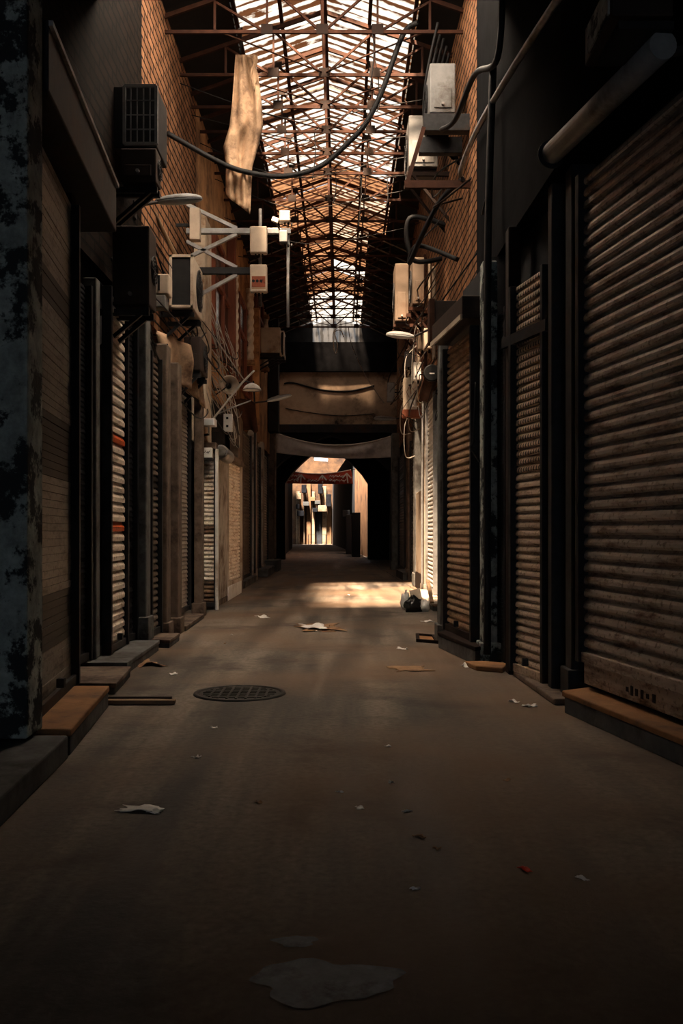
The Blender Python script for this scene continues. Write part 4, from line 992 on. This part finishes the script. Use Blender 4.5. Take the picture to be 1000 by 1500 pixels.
tb, Pb = banner('red_banner', 'dark red banner with white script and three arrows inside the arch', curve((420, 689), 694, (514, 688)), curve((418, 708), 709, (517, 709)), 45, M['banner_red'], M['banner_white'])
def bp(u, v):
    i, j = min(39, int(u * 40)), min(13, int(v * 14)); return Pb[j][i] + Vector((0, -.06, 0))
for k, u in enumerate((.24, .57, .94)):
    a, b = bp(u, .95), bp(u, .33); g = MB().bar(a, b, .06, .012, (0, 1, 0))
    for s in (-1, 1): g.bar(b + Vector((0, 0, .06)), b + Vector((s * .20, 0, -.17)), .06, .012, (0, 1, 0))
    obj('arrow', g, M['banner_white'], tb)
k = 0
for u0, u1 in ((.02, .2), (.33, .52), (.66, .9)):
    for v in (.42, .72):
        if k != 2:
            a, b = bp(u0, v), bp(u1, v); g = MB(); script(g, a.x, b.x, min(a.y, b.y) - .03, (a.z + b.z) / 2, .13, .018, 20 + k); obj('lettering', g, M['banner_white'], tb)
        k += 1
for sx, q_ in ((-2.8, 0), (1.28, 1)):
    p = Pb[0][0] if q_ == 0 else Pb[0][-1]; obj('tie_rope', MB().tube([p, (sx, 45, p.z + .1)], .012, 6), M['black'], tb)

# ------------------------------------------------------------------ beyond the arch
t = thing('tube_lamp', 'glowing white tube lamp hanging in the passage beyond the arch', 'lamp', tuple(at(470, 675, 44)))
e = bpy.data.materials.new('lamp_glow'); e.use_nodes = True
pb = e.node_tree.nodes['Principled BSDF']; pb.inputs['Emission Color'].default_value = (1, .95, .88, 1); pb.inputs['Emission Strength'].default_value = 1.3
obj('tube', MB().tube([at(460, 672, 44), at(480, 674, 44)], .07, 12), e, t)
obj('fitting', MB().box(at(459, 671, 44) + Vector((0, -.05, .02)), at(481, 668, 44) + Vector((0, .05, .02))), M['galv'], t)
obj('hanger', MB().bar(at(470, 668, 44), at(470, 640, 44), .02), M['black'], t)
obj('cross_beam', MB().bar((-2.8, 44, zz(640, 44)), (1.35, 44, zz(640, 44)), .06), M['rust_dark'], t)
fx = lambda px: (px - CX) * 90.9 / F
for k, (pa, pb_, m, lab) in enumerate(((434, 439, 'far_pale', 'leftmost pale'), (444.5, 446.5, 'far_pale', 'thin pale'), (449, 455, 'far_ochre', 'ochre fluted'), (457, 461, 'far_pale', 'narrow pale'), (472, 478, 'far_pale', 'rightmost broad'))):
    tag(obj('pilaster', MB().box((fx(pa), 90.6, 0), (fx(pb_), 91, 5.0 + .5 * (k % 3))), M[m], None, .03), f'{lab} pilaster on the sunlit shop row seen through the arch', 'pilaster')
tag(obj('shop_door', MB().box((fx(463.5), 90.75, 0), (fx(471), 91, 3.4)), M['dark_wall']), 'dark doorway in the sunlit shop row seen through the arch', 'door')
tag(obj('shop_shutter', MB().box((fx(478.5), 90.8, 0), (fx(485), 91, 4.2)), M['far_ochre']), 'brown shopfront at the right end of the sunlit row through the arch', 'shopfront')
for k, (px, py, w_, h_, m, lab) in enumerate(((472, 745, 13, 9, 'far_pale', 'white'), (437, 727, 8, 9, 'far_pale', 'small beige'), (448, 738, 9, 6, 'far_grey', 'grey'), (440, 752, 10, 8, 'soot', 'dark'), (458, 731, 7, 6, 'far_ochre', 'tiny beige'), (465, 736, 8, 5, 'far_grey', 'flat grey'), (445, 716, 7, 12, 'soot', 'tall black'), (469, 716, 7, 14, 'soot', 'black upright'), (481, 733, 8, 18, 'soot', 'rightmost black'), (436, 742, 5, 7, 'soot', 'small black'), (461, 747, 7, 6, 'soot', 'lowest black'))):
    a, b = at(px - w_ / 2, py + h_ / 2, 90), at(px + w_ / 2, py - h_ / 2, 90)
    t = thing('ac_unit', f'{lab} wall unit on the sunlit shop row seen through the arch', 'air conditioner', (a.x, 90.2, a.z), 'units beyond the arch')
    obj('casing', MB().box((a.x, 89.9, a.z), (b.x, 90.5, b.z)), M[m], t, .03)
    obj('bracket', MB().box((a.x + .1, 90.5, a.z), (b.x - .1, 91.02, a.z + .1)), M['steel_dark'], t)
tag(obj('railing', MB().box((fx(452), 89.4, .2), (fx(478), 89.44, .24)).box((fx(452), 89.4, .9), (fx(478), 89.44, .94)).box((fx(452), 89.4, 0), (fx(453), 89.44, .94)).box((fx(464), 89.4, 0), (fx(465), 89.44, .94)).box((fx(477), 89.4, 0), (fx(478), 89.44, .94)), M['steel_dark']), 'low dark railing before the sunlit shop row', 'railing')
tag(obj('awning_box', MB().box((.05, 56.5, 2.1), (.5, 60, 2.5)), M['black'], None, .02), 'black awning on the right wall beyond the arch', 'awning')
for k, (px, d, lab) in enumerate(((494, 70, 'nearest'), (505, 62, 'middle'), (489, 80, 'farthest'))):
    pass
for y, lab in ((46.0, 'nearer'), (51.5, 'farther')):
    x = 1.42 + (.78 - 1.42) * (y - 42.7) / 13.3
    t = thing('shop_cabinet', f'{lab} black shop cabinet at the foot of the ochre wall beyond the arch', 'cabinet', (x - .2, y, 0))
    obj('body', MB().box((x - .75, y, 0), (x - .35, y + 3.5, 2.15)), M['black'], t, .02)
    obj('door', MB().box((x - .77, y + .1, .2), (x - .75, y + 3.3, 2.0)), M['steel_dark'], t)

# ------------------------------------------------------------------ pipes and cables
def spline(pts, n=8):
    P = [Vector(p) for p in pts]; out = []
    for i in range(len(P) - 1):
        p0, p1, p2, p3 = P[max(i - 1, 0)], P[i], P[i + 1], P[min(i + 2, len(P) - 1)]
        for k in range(n):
            t = k / n
            out.append(.5 * ((2 * p1) + (p2 - p0) * t + (2 * p0 - 5 * p1 + 4 * p2 - p3) * t * t + (3 * p1 - p0 - 3 * p2 + p3) * t ** 3))
    out.append(P[-1]); return out
def cable(label, pts, r=.01, m='black', group=None, n=8, name='cable', cat='cable'):
    return tag(obj(name, MB().tube(spline(pts, n), r, 6), M[m]), label, cat, group)
cable('thick black cable swagged under the roof from wall to wall', [(-2.3, 12.6, zz(195, 12.6)), at(320, 237, 12.7), at(365, 253, 12.8), at(419, 258, 12.9), at(470, 243, 13), at(512, 207, 12.9), at(536, 180, 12.8), at(560, 132, 12.7), at(590, 51, 12.6), (1.0, 12.5, 7.9)], .035)
cable('grey conduit pipe sloping up along the right wall', [(1.5, 11.9, zz(262, 11.9)), (1.45, 11.6, 5.65), (1.42, 10, 5.45), (1.42, 8, 5.1), (1.44, 6.3, 4.78)], .03, 'galv', name='conduit', cat='pipe')
cable('dark armoured cable looping up beside the conduit on the right', [(1.15, 11.0, zz(190, 11)), (1.25, 10.5, zz(175, 10.5)), (1.32, 9.5, zz(110, 9.5)), (1.4, 8.6, 5.5), (1.42, 8.4, 6.1)], .03, 'black')
cable('black drainpipe up the blue-grey pier on the right', [(1.36, 8.92, .1), (1.36, 8.92, 2), (1.37, 8.94, 4.0), (1.42, 8.96, 5.6)], .035, 'steel_dark', name='drainpipe', cat='pipe')
cable('hooked black rod hanging over the brown shutter edge', [at(697, 560, 9.0), at(694, 640, 9.0), at(690, 655, 9.0), at(697, 668, 9.0), at(702, 676, 9.05)], .012, 'black', name='rod', cat='rod')
cable('black downpipe on the dark recess wall at left', [(-2.2, 7.5, .1), (-2.2, 7.5, 2), (-2.2, 7.5, 3.7)], .03, 'steel_dark', name='drainpipe', cat='pipe')
cable('wooden pole slanting down from the brick wall to the beige cooler', [at(212, 285, 11.6), at(256, 372, 12.4)], .03, 'wood', name='pole', cat='pole')
cable('pale rope loop dangling before the dark fascia', [at(496, 478, 30.43), at(488, 488, 30.4), at(489, 510, 30.4), at(492, 518, 30.4), at(494, 505, 30.4), at(490, 487, 30.4), at(499, 484, 30.4), at(503, 494, 30.4)], .018, 'cable_pale', name='rope', cat='rope')
cable('thin pale wire running down in front of the concrete lintel', [at(510, 478, 30.43), at(515, 505, 30.9), at(535, 550, 32), at(562, 590, 32.87)], .012, 'cable_pale', name='wire', cat='cable')
cable('black cable sagging across the concrete lintel', [at(416, 562, 32.86), at(430, 561, 32.86), at(470, 571, 32.86), at(510, 573, 32.86), at(548, 565, 32.86)], .03, 'black')
cable('thin black wire drooping along the bottom of the concrete lintel', [at(418, 598, 32.86), at(450, 604, 32.86), at(500, 609, 32.86), at(548, 606, 32.86)], .014, 'black')
cable('black hose bent round the brackets at the upper right', [(1.5, 12.4, zz(380, 12.4)), at(612, 360, 13), at(600, 385, 13.2), at(625, 330, 12.6), at(648, 290, 12.2), (1.5, 11.8, zz(262, 11.8))], .035, 'black', name='hose', cat='hose')
cable('black pipe brace bent like an elbow near the tall coolers', [(1.6, 14.5, zz(330, 14.5)), at(600, 320, 14.5), at(604, 380, 14.7), (1.6, 14.9, zz(378, 14.9))], .04, 'black', name='hose', cat='hose')
GL = 'black cables drooping along the left shopfronts'; GR = 'black cables drooping along the right shopfronts'
for k in range(34):
    y0 = R.uniform(9.5, 20); L_ = R.uniform(.8, 4); z0 = R.uniform(3.1, 4.8) + (y0 - 10) * .03; z1 = z0 + R.uniform(-.7, .4); xx = R.uniform(-2.22, -1.95)
    cable('thin black cable drooping along the left wall above the shutters', [(-2.3, y0, z0), (xx, y0 + L_ * .3, (z0 + z1) / 2 - R.uniform(.1, .6)), (xx - .03, y0 + L_ * .7, (z0 + z1) / 2 - R.uniform(.1, .5)), (-2.3, y0 + L_, z1)], R.uniform(.005, .013), R.choice(('black', 'black', 'black', 'steel_dark')), GL)
for k in range(26):
    y0 = R.uniform(14.3, 19); z0 = R.uniform(3.8, 5.4); L_ = R.uniform(.5, 2.5); z1 = z0 - R.uniform(.2, 1.2)
    cable('pale wire hanging on the facade around the loudspeaker', [(-2.3, y0, z0), (-2.12, y0 + L_ * .35, z0 - R.uniform(.3, .7)), (-2.08, y0 + L_ * .7, z1 - R.uniform(.0, .3)), (-2.3, y0 + L_, z1)], R.uniform(.005, .010), 'cable_pale', 'pale wires around the loudspeaker')
for k in range(36):
    y0 = R.uniform(9.5, 24); L_ = R.uniform(.8, 4.5); z0 = R.uniform(3.6, 6.2); z1 = z0 + R.uniform(-.9, .5); xw = 1.6; xx = R.uniform(1.2, 1.5)
    cable('thin black cable drooping along the right wall above the shutters', [(xw, y0, z0), (xx, y0 + L_ * .3, (z0 + z1) / 2 - R.uniform(.1, .6)), (xx + .03, y0 + L_ * .7, (z0 + z1) / 2 - R.uniform(.1, .5)), (xw, y0 + L_, z1)], R.uniform(.006, .016), R.choice(('black', 'black', 'steel_dark', 'rust_dark')), GR)
for k in range(12):
    y0 = R.uniform(16.5, 22); z0 = R.uniform(3.8, 5.2); L_ = R.uniform(.3, 1.5); z1 = z0 - R.uniform(.3, 1.4)
    cable('pale wire hanging among the coolers and cabinets on the right', [(1.6, y0, z0), (1.38, y0 + L_ * .3, z0 - R.uniform(.1, .5)), (1.4, y0 + L_ * .7, z1), (1.62, y0 + L_, z1)], R.uniform(.006, .012), 'cable_pale', 'pale wires among the right cabinets')
for k in range(10):
    y0 = TY[1 + k]; x0_ = R.uniform(-2.2, -1); x1_ = R.uniform(.6, 1.5); zt = TZ - R.uniform(.05, .5)
    cable('thin dark wire slung across the alley below the trusses', [(-2.3, y0, zt), (x0_ * .4, y0 + .2, zt - R.uniform(.1, .5)), (x1_, y0 + .5, zt - .1), (1.6, y0 + .6, zt + .1)], .007, 'black', 'wires slung across below the trusses')
for k in range(8):
    x = R.uniform(-1.2, .9); y0 = R.choice(TY[:10]); zt = TZ
    cable('short dark wire hanging straight down from a truss', [(x, y0, zt + .05), (x + .02, y0, zt - R.uniform(.2, .5)), (x - .03, y0 + .02, zt - R.uniform(.5, 1.0))], .008, 'black', 'wires hanging from the trusses')
for k in range(5):
    x = 1.25 + .06 * k
    cable('twisted black cable dropping from the roof at the upper right', [(x, 12.4 + .2 * k, 7.85), (x - .15, 12.6 + .2 * k, 7.1), (x - .1 + .04 * k, 12.8, 6.6 - .1 * k), (1.55, 12.9, 6.3)], .018, 'black', 'twisted cables dropping at upper right')
cable('grey pipe rising beside the brilliant white shutter', [(1.58, 18.75, .1), (1.58, 18.75, 2.2), (1.6, 18.75, 3.9)], .022, 'galv', name='pipe', cat='pipe')
cable('thin pipe standing on the far left pier', [(-2.16, 23.85, .2), (-2.16, 23.85, 3.9), (-2.2, 23.85, 5.0)], .025, 'steel_dark', name='pipe', cat='pipe')
cable('mottled standpipe beside the arch on the left', [(-2.12, 30.5, .35), (-2.12, 30.5, 3.5), (-2.15, 30.6, 5.6)], .045, 'pillar_brown', name='pipe', cat='pipe')

for k in range(9):
    y0 = 15.5 + 1.0 * k; z0 = R.uniform(3.9, 4.4); xw = 1.5 + .02 * k
    cable('vertical pipe fixed to the right wall among the cables', [(xw, y0, z0), (xw, y0, z0 + .8), (xw + .0, y0 + .05, z0 + R.uniform(1.2, 2.4))], R.uniform(.02, .04), R.choice(('plaster_pale', 'galv', 'rust', 'ac_tan')), 'vertical pipes on the right wall', name='pipe', cat='pipe')
for k, (y0, z0, m, lab) in enumerate(((16.2, 4.35, 'ac_beige', 'pale'), (17.6, 4.6, 'ac_tan', 'tan'), (18.6, 4.2, 'white_paint', 'white'), (21.2, 4.9, 'ac_grey', 'grey'), (22.4, 4.4, 'ac_beige', 'dusty cream'))):
    t = thing('junction_box', f'small {lab} junction box among the cables on the right wall', 'junction box', (1.5, y0, z0))
    obj('case', MB().box((1.40, y0, z0), (1.62, y0 + .25, z0 + .34)), M[m], t, .01)
    obj('gland', MB().tube([(1.5, y0 + .12, z0), (1.5, y0 + .12, z0 - .06)], .02, 8), M['black'], t)
# ------------------------------------------------------------------ on the ground
def G(px, py, z=0.0):
    d = F * (H - z) / (py - CY); return Vector(((px - CX) * d / F, d, z))
c = G(351, 1016)
t = thing('manhole_cover', 'round iron manhole cover set in the asphalt', 'manhole cover', (c.x, c.y, 0))
obj('rim', MB().lathe((c.x, c.y, .0), (0, 0, 1), [(0, .355), (.012, .35), (.012, .32), (0, .315)], 48, cap=False), M['iron'], t)
g = MB().lathe((c.x, c.y, .0), (0, 0, 1), [(0, .312), (.006, .31)], 48)
obj('lid', g, M['iron'], t)
g = MB()
for i in range(-4, 5):
    h_ = math.sqrt(max(0, .28 ** 2 - (i * .07) ** 2))
    if h_ > .05: g.bar((c.x + i * .07, c.y - h_, .009), (c.x + i * .07, c.y + h_, .009), .018, .008); 
for i in range(-4, 5):
    h_ = math.sqrt(max(0, .28 ** 2 - (i * .07) ** 2)); g.bar((c.x - h_, c.y + i * .07, .008), (c.x + h_, c.y + i * .07, .008), .014, .006)
obj('tread_pattern', g, M['iron'], t)
def scrap(name, label, px, py, w_, l_, m, cat='paper', rot=0, seed=0, lift=.012, group=None, z=0.0):
    q = random.Random(seed * 7 + 3); c = G(px, py, z); n = 9; P = []
    rt = Matrix.Rotation(rot, 3, 'Z')
    for j in range(n):
        row = []
        for i in range(n):
            u, v = i / (n - 1) - .5, j / (n - 1) - .5
            e = 1 + .25 * math.sin(q.random() * 6) * (abs(u) > .45 or abs(v) > .45)
            p = rt @ Vector((u * w_ * e, v * l_ * e, .004 + lift * (.5 + .5 * math.sin(u * 7 + seed)) * (.5 + .5 * math.cos(v * 6 + seed * 2))))
            row.append(Vector((c.x, c.y, z)) + p)
        P.append(row)
    return tag(obj(name, MB().grid(P), M[m], None, 0, .002), label, cat, group)
scrap('paper_strip', 'white strip of paper on the dark asphalt at lower left', 205, 1187, .17, .09, 'paper', rot=-.15, seed=1)
scrap('paper_strip', 'thin torn tail beside the white paper strip', 226, 1190, .05, .05, 'paper', rot=-.5, seed=2)
scrap('red_scrap', 'tiny red scrap on the asphalt at lower right', 768, 1275, .024, .05, 'red_plastic', 'scrap', .4, 3)
scrap('cardboard_sheet', 'flattened pale cardboard in the middle of the street', 468, 920, .52, .9, 'cardboard', 'cardboard', .1, 4, .02)
scrap('paper_sheet', 'torn white sheet lying on the flattened cardboard', 462, 919, .28, .5, 'paper', 'paper', .4, 5, .03, z=.024)
scrap('paper_sheet', 'white paper near the kiosk foot', 384, 904, .13, .3, 'paper', 'paper', .3, 6, .03)
scrap('paper_sheet', 'white paper lying right of the street by the flat frame', 626, 911, .13, .14, 'paper', 'paper', .3, 7, .03)
scrap('paper_sheet', 'small white paper before the brown step', 590, 951, .07, .12, 'paper', 'paper', .9, 8, .02)
scrap('paper_sheet', 'crumpled white paper at the foot of the brown step', 683, 977, .06, .12, 'paper', 'paper', .2, 9, .04)
scrap('paper_sheet', 'larger of the two white papers in front of the tan shutter', 775, 1035, .07, .08, 'paper', 'paper', .5, 10, .02)
scrap('paper_sheet', 'smaller of the two white papers in front of the tan shutter', 753, 1029, .04, .06, 'paper', 'paper', .9, 12, .02)
scrap('paper_sheet', 'white paper before the low step left', 254, 988, .06, .1, 'paper', 'paper', .2, 13, .02)
scrap('cardboard_sheet', 'crumpled cardboard beside the low stone step on the left', 208, 972, .24, .5, 'cardboard', 'cardboard', .5, 14, .04)
scrap('cardboard_sheet', 'flat brown board on the asphalt before the brown step', 600, 980, .3, .3, 'cardboard', 'cardboard', .2, 15, .01)
for k in range(34):
    px, py = R.uniform(180, 980), R.choice((R.uniform(850, 1000), R.uniform(1000, 1330)))
    d = F * H / (py - CY); x = (px - CX) * d / F
    if x < -1.35 or x > 1.0 + .25 * (d < 5.0) : continue
    scrap('litter_scrap', 'tiny pale scrap of litter strewn on the asphalt', px, py, R.uniform(.012, .03), R.uniform(.02, .05), R.choice(('paper', 'paper', 'cardboard')), 'litter', R.uniform(0, 3), 20 + k, .01, 'litter scraps on the asphalt')
def puddle(label, px, py, rx, ry, seed):
    q = random.Random(seed); c = G(px, py); n = 40; g = MB(); g.v.append(Vector((c.x, c.y, .004)))
    a = [q.uniform(0, 6) for _ in range(4)]
    for k in range(n):
        t_ = 2 * math.pi * k / n; r_ = 1 + .13 * math.sin(3 * t_ + a[0]) + .09 * math.sin(5 * t_ + a[1]) + .06 * math.sin(9 * t_ + a[2])
        g.v.append(Vector((c.x + rx * r_ * math.cos(t_), c.y + ry * r_ * math.sin(t_), .003)))
    for k in range(n): g.face((0, 1 + k, 1 + (k + 1) % n))
    return tag(obj('puddle', g, M['water']), label, 'puddle')
puddle('broad faint wet patch on the dark asphalt nearest the viewer', 475, 1438, .20, .13, 1)
puddle('small faint wet patch just beyond the broad one', 433, 1380, .065, .04, 2)
t = thing('metal_frame', 'flat rusty metal frame lying at the foot of the dark post', 'frame', (1.0, 10.9, 0))
a, b = G(609, 940), G(640, 945)
for p0, p1 in (((.86, 10.75), (1.08, 10.6)), ((.86, 10.75), (.90, 11.35)), ((.90, 11.35), (1.08, 11.2)), ((1.06, 10.62), (1.08, 11.2))):
    obj('rail', MB().bar((p0[0], p0[1], .02), (p1[0], p1[1], .02), .04, .035), M['rust_dark'], t)
obj('plate', MB().prism([(.88, 10.77), (1.07, 10.64), (1.07, 11.2), (.91, 11.32)], .004, .014), M['stone_warm'], t)
tag(obj('plank', MB().box((-1.72, 6.86, .005), (-1.2, 6.93, .035)), M['wood'], None, .004), 'short weathered plank lying beside the orange-brown step', 'plank')
tag(obj('plank', MB().box((-1.72, 7.02, .005), (-1.25, 7.06, .03)), M['rust_dark'], None, .004), 'thin dark batten lying behind the short plank', 'plank')
# rubbish by the white shutter
c = G(606, 893)
def bag(label, c, r, sc_, m, seed, tie=True):
    t = thing('rubbish_bag', label, 'rubbish bag', (c.x, c.y, c.z)); rs = random.Random(seed)
    g = MB(); n, rows = 22, 14; P = []
    ph = [rs.uniform(0, 6) for _ in range(6)]
    for i in range(rows + 1):
        th = math.pi * i / rows; row = []
        for k in range(n + 1):
            a = 2 * math.pi * (k % n) / n
            rr = r * (1 + .09 * math.sin(3 * a + ph[0] + th) + .07 * math.sin(7 * a + ph[1] - 2 * th) + .05 * math.sin(11 * a + ph[2] + 5 * th))
            rr *= 1 + .45 * noise.noise((2.6 * math.sin(th) * math.cos(a) + seed, 2.6 * math.sin(th) * math.sin(a), 2.6 * math.cos(th)))
            z = max(-.72 * r, rr * math.cos(th)) * sc_[2]
            row.append(Vector((c.x, c.y, c.z + .72 * r * sc_[2] + .003)) + Vector((rr * math.sin(th) * math.cos(a) * sc_[0], rr * math.sin(th) * math.sin(a) * sc_[1], z)))
        P.append(row)
    g.grid(P); obj('sack', g, M[m], t)
    if tie: obj('knot', MB().lathe((c.x, c.y, c.z + r * sc_[2] * 1.62), (.15, 0, 1), [(-.02, .05), (.0, .022), (.015, .018), (.04, .035), (.045, .02)], 9), M[m], t)
    return t
bag('shiny black rubbish bag in front of the brilliant white shutter', Vector((1.10, 14.75, 0)), .13, (1, .9, .95), 'bag_black', 2)
bag('small white bag standing behind the black rubbish bag', Vector((1.02, 15.25, 0)), .09, (.8, .8, 1.7), 'bag_white', 5, False)
bag('pale crumpled bag right of the black rubbish bag', Vector((1.27, 14.8, 0)), .09, (1, 1, 1.1), 'bag_white', 8, False)
t = thing('cardboard_box', 'leaning flattened carton behind the rubbish bags', 'cardboard', (1.3, 16, .0))
obj('panel', MB().box((1.14, 15.6, .02), (1.40, 16.3, .05), Matrix.Rotation(.35, 3, 'Y')), M['cardboard'], t, .004)
obj('flap', MB().box((1.12, 15.6, .12), (1.30, 15.63, .30), Matrix.Rotation(-.2, 3, 'Y')), M['pillar_pale'], t, .003)
tag(obj('plank', MB().bar((1.42, 15.0, .13), (1.46, 16.2, .42), .06, .03), M['wood'], None, .004), 'dark plank propped on the step behind the rubbish bags', 'plank')
